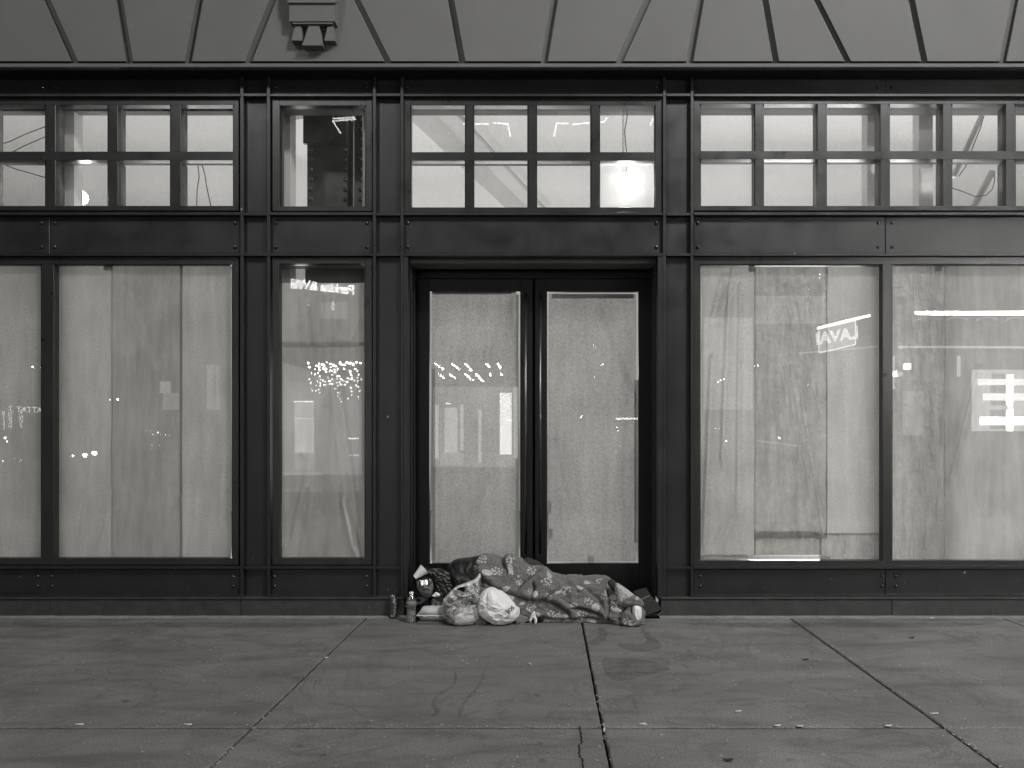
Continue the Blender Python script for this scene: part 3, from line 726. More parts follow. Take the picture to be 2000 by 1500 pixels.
# ------------------------------------------------------------------ paper taped inside the glass
def paper(a, b, t, u, y, m, label, folds=(), amp=.007, seed=0, wob=1.2, drape=(), nx=None):
    W_, H_ = b-a, u-t; nx = nx or max(8, int(W_/3.2)); nz = max(20, int(H_/5))
    gx_, gy_ = np.meshgrid(np.linspace(0, 1, nx+1), np.linspace(0, 1, nz+1))
    q = np.stack([a+gx_.ravel()*W_, t+gy_.ravel()*H_], 1)
    ex = np.array([noise.noise((v*.012, seed*3.3, 0)) for v in q[:, 1]])*wob; ex2 = np.array([noise.noise((v*.011, seed*3.3+9, 0)) for v in q[:, 1]])*wob
    fx = gx_.ravel(); q0 = q.copy(); q[:, 0] += ex*(1-fx)+ex2*fx
    ey = np.array([noise.noise((v*.02, seed*5.3, 4)) for v in q0[:, 0]])*wob; q[:, 1] += ey*gy_.ravel()
    d = fold_field(q, folds) if folds else 0
    nz_ = np.array([noise.fractal((v[0]*.012+seed*7, v[1]*.0028, seed), 1, 2, 3) for v in q])*amp
    dis = nz_+d*2.5
    bm = bmesh.new(); V = []
    for k, v in enumerate(q): p = P(v[0], v[1], y); p.y = y-float(dis[k]); V.append(bm.verts.new(p))
    for j in range(nz):
        for i in range(nx): k = j*(nx+1)+i; bm.faces.new((V[k], V[k+1], V[k+nx+2], V[k+nx+1]))
    o = obj('paper_sheet', bm, m, None, True)
    return tag(o, label, 'paper', 'sheets of paper covering the shop windows from inside')
def fo(x0, y0, x1, y1, A=.006, w_=4): return ([(x0, y0), (x1, y1)], A, w_, -A*.0+A*.8, w_*1.6, 1)
Y1, Y2, Y3 = .094, .101, .109
paper(-256, 83, 519, 1091, Y1, 'kraft_grain', 'speckled paper sheet filling the window at the far left edge', seed=1)
paper(110, 221, 520, 1088, Y2, 'kraft_grain', 'speckled sheet down the left third of the big left window', [fo(150, 1050, 178, 860, .005, 5), fo(190, 1060, 212, 960, .004, 4)], seed=2)
paper(218, 356, 519, 1089.5, Y1, 'kraft_smooth', 'smoother darker sheet down the middle of the big left window', [fo(250, 560, 300, 700, .004, 10), fo(330, 1000, 355, 960, .004, 5)], seed=3)
paper(352, 451, 520, 1088, Y2, 'kraft_grain', 'speckled sheet down the right third of the big left window', [fo(446, 900, 440, 1020, .006, 5)], seed=4)
paper(551, 711, 553, 676, Y1, 'kraft_pale', 'short sheet at the top of the narrow window under the mirrored sign', [fo(600, 600, 605, 672, .004, 5), fo(650, 590, 640, 672, .004, 6)], seed=5)
paper(549, 712, 668, 1088, Y2, 'kraft_pale', 'long sheet with soft draped folds in the narrow window', [fo(640, 800, 620, 1000, .01, 12), fo(660, 760, 700, 1060, .012, 8), fo(590, 900, 560, 1050, .012, 9), fo(600, 960, 575, 1080, .01, 7), fo(680, 980, 705, 1080, .01, 5)], seed=6, amp=.008)
DP = DY+.055
paper(843, 1008, 571, 1106, DP, 'kraft_grain_strong', 'heavily speckled sheet behind the glass of the left door', [fo(860, 1080, 950, 940, .008, 10), fo(880, 1090, 930, 1000, .006, 8), fo(985, 600, 960, 700, .005, 6), fo(1002, 580, 1000, 650, .008, 4)], seed=7)
paper(1071, 1243, 574, 1096, DP, 'kraft_grain_strong', 'heavily speckled sheet with bright gaps at its edges in the right door', [fo(1180, 620, 1240, 760, .006, 10), fo(1090, 860, 1110, 960, .006, 8)], seed=8)
paper(1369, 1476, 524, 1086, Y3, 'kraft_grain', 'crumpled speckled sheet at the left of the big right window', [fo(1395, 620, 1415, 540, .012, 6), fo(1425, 540, 1410, 900, .012, 6), fo(1445, 560, 1440, 1000, .008, 5), fo(1390, 700, 1375, 1060, .01, 6), fo(1400, 1060, 1430, 1000, .008, 5)], seed=9, amp=.010)
paper(1474, 1616, 522, 1052, Y1, 'kraft_wrinkled', 'wrinkled sheet with long diagonal creases in the big right window', [fo(1540, 560, 1600, 800, .008, 6), fo(1560, 740, 1608, 1040, .010, 6), fo(1545, 720, 1590, 1020, .010, 5), fo(1575, 560, 1580, 700, .006, 6)], seed=10, amp=.008)
paper(1613, 1718, 522, 1045, Y2, 'kraft_grain', 'speckled sheet at the right of the big right window', [fo(1640, 620, 1650, 800, .004, 9)], seed=11)
paper(1600, 1724, 1040, 1094, Y3+.004, 'kraft_wrinkled', 'low loose sheet in the bottom right corner of the big right window', [fo(1640, 1050, 1650, 1087, .006, 5)], seed=12, amp=.008)
paper(1743, 1846, 520, 1096, Y1, 'kraft_wrinkled', 'crinkled narrow sheet left of the dark slit in the far right window', [fo(1790, 900, 1780, 1080, .006, 6)], seed=13, amp=.009)
paper(1844, 2092, 519, 1097, Y2, 'kraft_smooth', 'wide smooth sheet right of the dark slit in the far right window', [fo(1905, 740, 1858, 930, .010, 6), fo(1915, 720, 1880, 860, .008, 6), fo(1960, 900, 2000, 1080, .005, 12)], seed=14, amp=.006)
tape_i = 0
paper(1473, 1604, 1036, 1084, Y3+.004, 'kraft_wrinkled', 'low strip of crinkled paper above the bright gap in the big right window', seed=15)
for (a, b, t, u, y, lb) in ((203, 220, 515, 528, .087, 'dark tape tab at the top of the left window between two sheets'), (1462, 1474, 518, 531, .087, 'tape tab at the top of the right window between two sheets'),
        (1826, 1840, 520, 530, .087, 'tape tab at the top of the far right window'), (1148, 1160, 1086, 1101, DY+.048, 'pointed tape tab at the foot of the right door glass'),
        (1069, 1077, 978, 1002, DY+.048, 'upper tape tab on the left edge of the right door glass'), (1069, 1080, 1032, 1052, DY+.048, 'lower tape tab on the left edge of the right door glass'),
        (1239, 1246, 742, 1060, DY+.048, 'long tape strip down the right edge of the right door glass'), (843, 850, 720, 1095, DY+.048, 'long tape strip down the left edge of the left door glass'),
        (845, 1000, 571, 575, DY+.049, 'thin tape strip along the top of the left door glass'), (1078, 1238, 574, 583, DY+.048, 'tape strip along the top of the right door glass'),
        (1375, 1462, 1083, 1091, .088, 'slanting tape strip at the foot of the right window'), (107, 113, 700, 1080, .088, 'tape strip down the left edge of the left window'),
        (1604, 1622, 1086, 1094, .088, 'dark tape knot at the foot of the right window'), (1008, 1013, 575, 1098, DY+.048, 'tape strip down the right edge of the left door glass')):
    bm = bmesh.new(); n_ = 12
    vt = (b-a) < (u-t); V = []
    for k in range(n_+1):
        s = k/n_; j = .6*noise.noise((k*1.3, a*.1, u*.1))
        q = ((a+j, t+(u-t)*s), (b+j, t+(u-t)*s)) if vt else ((a+(b-a)*s, t+j), (a+(b-a)*s, u+j))
        V.append([bm.verts.new(P(*q[0], y)), bm.verts.new(P(*q[1], y))])
    for A, C in zip(V[:-1], V[1:]): bm.faces.new((A[0], A[1], C[1], C[0]))
    tag(obj('tape_strip', bm, 'tape', None, True), lb, 'tape', 'pieces of tape holding the paper')
# ------------------------------------------------------------------ the far side of the street, seen mirrored in the glass
def R(px_, py_, L_, yg=GLS):                       # point at y = -L_ whose mirror image falls on this photo pixel
    dist = D+2*yg+L_; return Vector(((px_-VX)/F*dist, -L_, H+(VY-py_)/F*dist))
bm = bmesh.new(); box(bm, -45, 45, -40, -28, -.149, 19); far = empty('far_building', (0, -30, 0), 'dark office building across the street, seen only as a reflection', 'building')
obj('wall', bm, 'far_wall', far)
def glow(name, m, a, b, t, u, L_, parent, yg=GLS, th=.05, rot=0):
    p, q = R(a, u, L_, yg), R(b, t, L_, yg); bm = bmesh.new()
    box(bm, p.x, q.x, -L_-th, -L_, p.z, q.z)
    if rot: bmesh.ops.rotate(bm, verts=bm.verts, cent=(p+q)/2, matrix=Matrix.Rotation(rot, 3, 'Y'))
    return obj(name, bm, m, parent)
for a, b, t, u, m in ((312, 332, 745, 768, 'dim_panel'), (318, 348, 768, 800, 'soft_window'), (404, 418, 712, 800, 'soft_window'), (421, 428, 712, 800, 'soft_window'), (1475, 1610, 580, 632, 'soft_window'),
                      (626, 678, 590, 622, 'soft_window'), (1375, 1470, 620, 800, 'soft_window')):
    pn = glow('window', m, a, b, t, u, 27.9, far, .07)
# ceiling tubes of the upper office floor, two mirrored angles
for seg in (((905, 242), (955, 242)), ((962, 240), (992, 242)), ((992, 242), (997, 266)), ((1082, 266), (1087, 242)), ((1087, 241), (1110, 241)), ((1118, 243), (1180, 238)), ((1180, 238), (1186, 230)),
            ((650, 232), (694, 229)), ((650, 236), (665, 260)), ((650, 236), (695, 233)), ((1270, 245), (1276, 230))):
    a, b = R(*seg[0], 27.6), R(*seg[1], 27.6); bm = bmesh.new(); cyl(bm, a, b, .028, n=8); obj('ceiling_tube', bm, 'office_tube', far)
sg = empty('neon_sign', R(630, 562, 27.5), 'glowing outlined company name sign reflected at the top of the narrow window', 'sign')
c = R(630, 561, 27.5); a = math.radians(6)
text('lettering', 'Perkins &Will', 1.02*.56, 'sign_glow', c, (-math.cos(a), 0, math.sin(a)), (math.sin(a)*.3, 0, 1), sg, .0065, space=.93)
# theatre canopies studded with bulbs
def canopy(x0, x1, label):
    t = empty('bulb_canopy', ((x0+x1)/2, -20, 3.9), label, 'canopy')
    bm = bmesh.new(); box(bm, x0, x1, -27.9, -17.6, 3.96, 4.5); obj('soffit', bm, 'far_wall', t); return t
cn = canopy(-8.7, -1.0, 'bulb studded entrance canopy across the street, reflected in the narrow window and left door')
bm = bmesh.new()
for px_, n_ in ((848, 5), (881, 5), (905, 6), (948, 3), (972, 4)):
    x = (px_-VX)/F*23.3
    for k in range(n_): bmesh.ops.create_icosphere(bm, subdivisions=1, radius=.035, matrix=Matrix.Translation((x+random.uniform(-.03, .03), -17.8-k*.42, 3.91)))
for px_, n_ in ((852, 4), (874, 4), (905, 6), (926, 7), (955, 2), (978, 2)):
    x = (px_-VX)/F*26.5
    for k in range(n_): bmesh.ops.create_icosphere(bm, subdivisions=1, radius=.035, matrix=Matrix.Translation((x+random.uniform(-.03, .03), -21.2-k*.5, 3.91)))
for k in range(70):
    L_ = 17.8+9*random.random()**1.3; px_ = random.uniform(604, 700); x = (px_-VX)/F*(D+.14+L_)
    bmesh.ops.create_icosphere(bm, subdivisions=1, radius=random.uniform(.02, .04), matrix=Matrix.Translation((round(x/.34)*.34+random.uniform(-.05, .05), -L_, 3.91)))
tag(obj('bulb_rows', bm, 'marquee_bulb', cn), kind='stuff')
sf = empty('lit_shop', (-5, -27.5, 0), 'brightly lit shop entrance across the street, reflected in the left door', 'shopfront')
for m, a, b, t, u in (('menu_glow', 976, 999, 767, 888), ('shop_light', 868, 893, 796, 884), ('shop_light', 849, 856, 790, 896), ('dim_panel', 862, 905, 884, 908), ('shop_light', 934, 940, 800, 905), ('dim_panel', 942, 970, 800, 908), ('shop_light', 899, 905, 790, 880), ('shop_light', 858, 862, 775, 890),
                      ('soft_window', 845, 1006, 708, 912), ('office_tube', 871, 881, 787, 789), ('office_tube', 988, 1001, 819, 822), ('shop_light', 1003, 1011, 712, 895)):
    glow('lit_panel', m, a, b, t, u, 27.2+.04*(a % 7)+(.5 if m != 'soft_window' else 0)-(.5 if m == 'soft_window' else 0)*0-.0, sf, DY) if m != 'soft_window' else glow('lit_panel', m, a, b, t, u, 27.85, sf, DY)
for k in range(9): glow('pleat', 'shop_light', 576+k*4.2, 578.6+k*4.2, 787, 884, 27.3, sf)
glow('lit_panel', 'office_tube', 574, 612, 783.5, 785.5, 27.2, sf); glow('lit_panel', 'soft_window', 553, 706, 706, 935, 27.88, sf); glow('lit_panel', 'office_tube', 680, 700, 855, 857.5, 27.3, sf)
glow('lit_panel', 'dim_panel', 548, 628, 922, 932, 27.4, sf)
# right side: takeaway front with tubes, a menu board and a slanting sign
tk = empty('takeaway_shop', (9, -12, 0), 'takeaway shop front with long light tubes and a menu board, reflected at the right', 'shopfront')
def tubeR(p, q, L_, r, m, parent=tk, yg=GLS):
    bm = bmesh.new(); cyl(bm, R(*p, L_, yg), R(*q, L_, yg), r, n=10); return obj('light_tube', bm, m, parent)
tubeR((1790, 611.5), (2160, 611.5), 11, .034, 'tube_bright'); tubeR((1756, 677.5), (2160, 679), 11.4, .026, 'shop_light'); tubeR((1597, 641), (1699, 616), 11, .030, 'tube_glow')
tubeR((1560, 690), (1722, 676), 11.4, .018, 'dim_panel')
for k in range(5):
    bm = bmesh.new(); cx = 1812+58*k
    for j in range(15):
        th = math.pi*(j+.5)/15*.8+.1*math.pi; p = R(cx+22*math.cos(th), 629-9*math.sin(th), 11); bmesh.ops.create_cube(bm, size=.014, matrix=Matrix.Translation(p))
    tag(obj('bulb_arch', bm, 'shop_light', tk), kind='stuff')
for a, b, t, u, m in ((1902, 1936, 726, 740, 'shop_light'), (1912, 2010, 740, 752, 'menu_glow'), (1922, 2010, 768, 782, 'menu_glow'), (1918, 2010, 792, 800, 'shop_light'), (1916, 2012, 814, 830, 'tube_glow'),
                      (1968, 1979, 732, 842, 'tube_glow'), (1900, 2100, 722, 842, 'shop_light'), (2015, 2100, 740, 830, 'menu_glow'), (1936, 1964, 730, 838, 'soft_window')):
    glow('menu_light', m, a, b, t, u, 12.2 if a == 1900 else 12.0-(a % 5)*.02, tk)
for k, row in enumerate((728, 733, 756, 761, 787, 804, 808)):
    p = R(1950, row, 11.8); text('menu_line', 'rice soup tea noodle', .035, 'ink', p, (-1, 0, 0), (0, 0, 1), tk)
for a, b, t, u, m in ((1767, 1779, 710, 721, 'tube_glow'), (1741, 1748, 695, 760, 'shop_light'), (1740, 1752, 724, 736, 'tube_glow'), (1753, 1764, 727, 735, 'shop_light'), (1871, 1876, 695, 735, 'shop_light'),
                      (1765, 1805, 764, 850, 'soft_window'), (1474, 1614, 578, 584, 'soft_window')):
    glow('lit_panel', m, a, b, t, u, 11.6, tk)
sn = empty('framed_sign', R(1634, 657, 11), 'small slanting sign with outlined letters in a border, reflected in the right window', 'sign')
a = math.radians(9.5); rt = Vector((-math.cos(a), 0, -math.sin(a))); up = Vector((-math.sin(a)*.2, 0, 1)); c = R(1635, 657, 11)
text('lettering', 'LAVAI', .37, 'faint_sign', c, rt, up, sn, .014)
sh_ = [R(1600, 642, 11.1), R(1671, 626, 11.1), R(1671, 673, 11.1), R(1600, 689, 11.1)]; bm = bmesh.new(); bm.faces.new([bm.verts.new(v) for v in sh_]); obj('sign_face', bm, 'dim_panel', sn)
for px0, px1, py0, py1 in ((1600, 1671, 642, 626), (1600, 1671, 689, 673)):
    bm = bmesh.new(); cyl(bm, R(px0, py0, 11), R(px1, py1, 11), .013, n=6); obj('border', bm, 'faint_sign', sn)
for px0, py0, py1 in ((1600, 642, 689), (1671, 626, 673)):
    bm = bmesh.new(); cyl(bm, R(px0, py0, 11), R(px0, py1, 11), .013, n=6); obj('border', bm, 'faint_sign', sn)
# small signs far left
ls = empty('letter_signs', R(40, 820, 26), 'faint glowing letter signs reflected at the far left edge', 'sign')
text('lettering', 'VATTAT', .36, 'faint_sign', R(62, 801, 26), (-1, 0, .03), (0, 0, 1), ls)
for wd, px_, py_ in (('TOUCH', 20, 797), ('ANGR', 41, 806), ('BILL', 7, 808)):
    for k, ch in enumerate(wd): text('lettering', ch, .24, 'faint_sign', R(px_, py_+k*9, 26), (-1, 0, 0), (0, 0, 1), ls)
# street lamps, cars and other points of light
pts = [(64, 717, 4), (82, 716, 5), (215, 780.5, 2.6), (230, 780, 4), (142, 891, 4), (166, 889.5, 9), (184, 885, 10), (1402, 746, 3), (1414, 740, 3.4), (1407, 743, 3), (1474, 715, 3.4), (1480, 714, 3), (1398, 837, 2.2), (1404, 837, 2),
       (1418, 861, 3.6), (1522, 855, 5), (1160, 674, 1.6), (1162, 677, 1.6), (1175, 714, 2.4), (1178, 712, 2.4), (1162, 736, 2), (1135, 815, 2.6), (1137, 811, 2), (1205, 834, 3), (1207, 841, 2.4), (1211, 870, 1.6),
       (919, 674, 1.6), (922, 680, 1.6), (433, 834, 1.4), (10, 855, 4), (14, 862, 3.2), (5, 900, 1.6), (28, 896, 1.4), (40, 900, 1.6), (1580, 566, 1.6), (1601, 536, 2), (1601, 542, 1.8), (1578, 752, 1.6), (1578, 858, 2)]
pts += [(284+8*k+random.uniform(-3, 3), 842+k*1.4+random.uniform(-3, 4), random.uniform(1, 2.2)) for k in range(7)]+[(288, 868, 1.4), (296, 868, 1.5), (289, 876, 1.3), (297, 877, 1.5), (311, 870, 1), (322, 788, .9), (334, 790, .9)]
for k, (px_, py_, r_) in enumerate(pts):
    yg = DY if 838 < px_ < 1248 else GLS
    L_ = 24.5; p = R(px_, py_, L_, yg); bm = bmesh.new(); bmesh.ops.create_icosphere(bm, subdivisions=2, radius=r_*.0085, matrix=Matrix.Translation(p))
    big = r_ > 8
    tag(obj('street_light_point', bm, 'head_lamp' if big else 'spot_glow'), 'bright headlight of an approaching car, mirrored low in the big left window' if big else 'small point of light from the street, mirrored in the glass', 'headlight' if big else 'street light',
        'car headlights reflected in the left window' if big else 'distant lights reflected in the glass')
tubeR((1203, 817.5), (1246, 817.5), 24, .035, 'office_tube', tk, DY); tubeR((1478, 860), (1565, 872), 20, .02, 'dim_panel', tk)
# ------------------------------------------------------------------ the sleeper
def bag_noise(x, y, z, o=4): return noise.fractal((x, y, z), 1.0, 2.1, o)
person = empty('person', P(960, 1205, 0), 'person asleep in the doorway wearing a dark puffer jacket, striped scarf and dark glasses', 'person')
def body():
    bm = bmesh.new()
    def cap(a, b, r0, r1): cyl(bm, a, b, r0, r1, 16); bmesh.ops.create_icosphere(bm, subdivisions=3, radius=r0, matrix=Matrix.Translation(a)); bmesh.ops.create_icosphere(bm, subdivisions=3, radius=r1, matrix=Matrix.Translation(b))
    hc = P(832, 1139, -.045)
    f = Vector((.035, -.985, .13)).normalized(); u = Vector((-.16, .1, 1)); u = (u-f*u.dot(f)).normalized(); r = u.cross(f)*-1
    r = f.cross(u)
    # head: sculpted sphere
    rr = bmesh.ops.create_icosphere(bm, subdivisions=5, radius=1)
    for v in rr['verts']:
        x, y, z = v.co              # x right, y forward, z up in head space
        jaw = 1-.30*max(0, -z)**1.3*(1 if y > -.3 else .6)
        X = x*.076*jaw; Y = y*.094*(1-.10*max(0, -z)); Z = z*.115
        fr = max(0, y)
        g = lambda cx, cz, sx, sz: math.exp(-((X-cx)/sx)**2-((Z-cz)/sz)**2)*(1 if y > 0 else 0)
        Y += .022*g(0, -.022, .011, .013)+.010*g(0, -.002, .008, .02)          # nose and bridge
        Y += .006*g(0, .026, .04, .009)                                          # brow
        for s in (-1, 1): Y -= .010*g(s*.031, .006, .014, .010); Y += .004*g(s*.031, .004, .009, .006); Y += .005*g(s*.042, -.022, .016, .014)
        Y += .006*g(0, -.053, .020, .005)+.006*g(0, -.063, .018, .005)-.004*g(0, -.058, .022, .0025)  # lips
        Y += .008*g(0, -.088, .018, .012)-.004*g(0, -.075, .02, .006)           # chin
        v.co = hc+r*X+f*Y+u*Z
    for s in (-1, 1):
        e = hc+r*(s*.076)-f*.005; bmesh.ops.create_icosphere(bm, subdivisions=3, radius=1, matrix=Matrix.Translation(e) @ Matrix.LocRotScale(None, None, (.011, .018, .030)))
    nb = hc-u*.075-f*.03; sh = Vector((-.60, .06, .20)); cap(nb, Vector((-.70, .04, .19)), .052, .056); cap(Vector((-.70, .04, .19)), sh, .056, .10)
    cap(sh, Vector((-.42, .08, .19)), .145, .135); cap(Vector((-.42, .08, .19)), Vector((-.24, .08, .17)), .135, .15)
    cap(Vector((-.62, .0, .30)), Vector((-.42, -.05, .27)), .052, .042); cap(Vector((-.42, -.05, .27)), Vector((-.57, -.10, .17)), .040, .030)
    cap(Vector((-.60, .12, .12)), Vector((-.42, .04, .09)), .052, .042); cap(Vector((-.42, .04, .09)), Vector((-.58, -.04, .07)), .040, .030)
    for z, dy in ((.25, 0), (.10, .03)):
        hip = Vector((-.22, .07, z)); kn = Vector((.14, -.02+dy, z*.8)); an = Vector((.50, .06+dy, z*.55)); toe = Vector((.60, -.03+dy, z*.45+.02))
        cap(hip, kn, .085, .058); cap(kn, an, .055, .036); cap(an, toe, .038, .026)
    for c0, d0 in ((Vector((-.57, -.10, .17)), Vector((-.85, -.35, -.35))), (Vector((-.58, -.04, .07)), Vector((-.9, -.3, .05)))):
        d0.normalize(); pl = c0+d0*.055; cap(c0, pl, .028, .030); sd = d0.cross(Vector((0, 0, 1))).normalized()
        for j, (o_, ln) in enumerate(((-.024, .055), (-.008, .068), (.008, .065), (.023, .050))):
            b0 = pl+sd*o_+d0*.02; m0 = b0+d0*ln*.55; cap(b0, m0, .0085, .008); cap(m0, m0+(d0+Vector((0, 0, -.8))).normalized()*ln*.5, .008, .007)
        cap(c0+d0*.02-sd*.022, c0+d0*.05-sd*.055, .010, .0085)
    join_bake('body', bm, 'skin', person, .0042, 3)
    return hc, f, u, r
hc, hf, hu, hr = body()
# dark wraparound glasses, catching the lit shopfront across the street
bm = bmesh.new(); c = hc+hf*.103+hu*.010; g_ = []
for jj in range(9):
    g_.append([])
    for ii in range(25):
        a_ = ii/12-1; b_ = jj/4-1; wd = .056*(1-.10*b_*b_); e_ = .0225*(1-.22*max(0, -b_)*0-.18*abs(a_)**3)-(.006*max(0, 1-abs(a_)*5) if b_ < 0 else 0)
        g_[-1].append(bm.verts.new(c+hr*(a_*wd)+hu*(b_*e_)-hf*(.0022*a_*a_+.030*max(0, abs(a_)-.72)**1.5)))
for jj in range(8):
    for ii in range(24): bm.faces.new((g_[jj][ii], g_[jj][ii+1], g_[jj+1][ii+1], g_[jj+1][ii]))
r_ = bmesh.ops.extrude_face_region(bm, geom=bm.faces[:]); bmesh.ops.translate(bm, verts=[v for v in r_['geom'] if isinstance(v, bmesh.types.BMVert)], vec=-hf*.003)
obj('lens', bm, 'lens', person, True)
bm = bmesh.new(); cyl(bm, hc+hf*.1035-hr*.050+hu*.036, hc+hf*.1035+hr*.050+hu*.036, .0028)
for s in (-1, 1): cyl(bm, hc+hf*.092+hr*(s*.056)+hu*.012, hc+hf*.01+hr*(s*.080)+hu*.012, .002)
obj('glasses_frame', bm, 'hair', person)
puff('moustache', [(823, 1153), (828, 1149.5), (833, 1148.5), (838, 1149.5), (842, 1153), (836, 1152), (829, 1152)], -.138, .010, 2, 'hair', person, step=.8, back=1)
puff('beard', [(822, 1153), (824, 1160), (831, 1166), (838, 1164), (842, 1158), (840, 1159), (833, 1161), (827, 1159)], -.128, .012, 3, 'hair', person, step=.8, back=1)
# knitted cap low on the brow, hood round the face
bm = bmesh.new(); rr = bmesh.ops.create_uvsphere(bm, u_segments=40, v_segments=30, radius=1)
for v in rr['verts']:
    x, y, z = v.co; z2 = max(z, .26 if y > 0 else -.25)
    k = 1.0+.03*noise.noise(v.co*3)
    v.co = hc+(hr*x*.082+hf*y*.099+hu*(z2*.121))*k
obj('knit_cap', bm, 'dark_cloth', person, True)
puff('hood', [(805, 1140), (809, 1124), (820, 1114), (835, 1110), (848, 1116), (856, 1128), (860, 1145), (856, 1160), (846, 1169), (826, 1170), (811, 1161)], -.055, .085, 14, 'dark_cloth', person,
     holes=[[(818, 1131), (830, 1125), (843, 1127), (849, 1138), (848, 1152), (841, 1163), (831, 1166), (822, 1158), (817, 1145)]], folds=[([(813, 1132), (818, 1152), (828, 1168)], .008, 1.6, .008, 3, 1)], crumple=.006, back=.6, step=1.6)
def stripes(Q):
    t = Q[:, 1]*.9-Q[:, 0]*.35+1.4*np.sin(Q[:, 0]*.35)+1.2*np.sin(Q[:, 1]*.31+Q[:, 0]*.2)
    for pl in ([(848, 1122), (858, 1136), (866, 1152), (872, 1165)], [(860, 1118), (869, 1132), (876, 1150), (882, 1162)], [(871, 1118), (877, 1135), (886, 1152)]):
        t = t+1.9*(segd(Q, pl)[1] > 0)
    return np.clip(.42+.8*np.sin(t*2*math.pi/6.4), 0, 1)*.9
puff('striped_scarf', [(826, 1116), (836, 1111), (850, 1110), (864, 1110), (872, 1117), (881, 1120), (888, 1134), (893, 1150), (888, 1166), (872, 1167), (860, 1163), (853, 1150), (850, 1136), (843, 1125)], -.05, .075, 14, 'striped_knit', person,
     folds=[([(848, 1122), (858, 1136), (866, 1152), (872, 1165)], .014, 1.8, .010, 4, 1), ([(860, 1118), (869, 1132), (876, 1150), (882, 1162)], .014, 1.8, .010, 4, 1), ([(871, 1118), (877, 1135), (886, 1152)], .016, 1.6, .008, 3.5, 1),
            ([(838, 1117), (850, 1124), (858, 1130)], .008, 1.5, .006, 3, 1)], crumple=.006, step=1.3, pat=stripes)
puff('jacket', [(868, 1126), (872, 1112), (878, 1101), (886, 1093), (898, 1090), (915, 1089), (932, 1085), (952, 1084), (972, 1092), (975, 1130), (965, 1165), (920, 1170), (890, 1160), (876, 1140)], .06, .13, 26, 'jacket_cloth', person,
     folds=[([(884, 1100), (892, 1112), (896, 1124)], .012, 2.5, .010, 5, 1), ([(904, 1092), (908, 1108), (913, 1122)], .014, 2.5, .010, 5, 1), ([(925, 1088), (922, 1105), (918, 1120)], .012, 2.5, .010, 5, 1), ([(876, 1118), (898, 1122), (925, 1128)], .016, 2.5, .012, 6, -1)], crumple=.012, cs=40, back=1.0)
puff('sleeve', [(880, 1118), (892, 1117), (908, 1120), (920, 1125), (928, 1134), (926, 1144), (914, 1150), (900, 1152), (889, 1148), (882, 1134)], -.09, .06, 14, 'grey_cloth' if False else 'jacket_cloth', person,
     folds=[([(895, 1120), (902, 1135), (898, 1148)], .006, 2, .005, 4, 1)], crumple=.008, back=1.0)
# grey cloth heaped behind the knees against the doors
tag(puff('grey_blanket', [(1016, 1118), (1018, 1098), (1024, 1090), (1034, 1088), (1041, 1092), (1052, 1096), (1066, 1106), (1080, 1118), (1096, 1132), (1110, 1150), (1112, 1185), (1020, 1185)], .24, .07, 12, 'grey_cloth',
     folds=[([(1024, 1096), (1027, 1108), (1034, 1112)], .02, 2.2, .01, 4, 1), ([(1038, 1096), (1046, 1104), (1060, 1112)], .016, 2.2, .01, 4, 1), ([(1040, 1108), (1060, 1116), (1086, 1128)], .012, 2.4, .01, 4, 1)], crumple=.014, cs=45),
    'plain grey blanket heaped behind the knees against the doors', 'blanket')
# ------------------------------------------------------------------ patterned fleece blanket: a draped tube of cloth over the body
def interp(x, tab, k): return float(np.interp(x, [t[0] for t in tab], [t[k] for t in tab]))
tab = [(921, 1108), (925, 1100), (930, 1094), (938, 1089.5), (950, 1086.5), (962, 1086.5), (972, 1090), (979, 1094.5), (984, 1094), (987, 1087), (992, 1083.5), (998, 1084.5), (1003, 1090), (1010, 1093), (1018, 1097), (1026, 1105), (1033, 1110), (1045, 1111.5), (1060, 1112.5),
       (1075, 1120), (1090, 1127.5), (1105, 1131.5), (1120, 1130.5), (1135, 1130.5), (1150, 1132.5), (1165, 1131), (1180, 1132.5), (1190, 1135), (1200, 1143), (1212, 1154), (1226, 1164), (1240, 1172), (1250, 1178), (1257, 1190)]
ft = [(921, -.10), (940, -.15), (1000, -.17), (1040, -.165), (1058, -.165), (1100, -.175), (1180, -.185), (1194, -.20), (1204, -.24), (1225, -.262), (1245, -.25), (1257, -.22)]
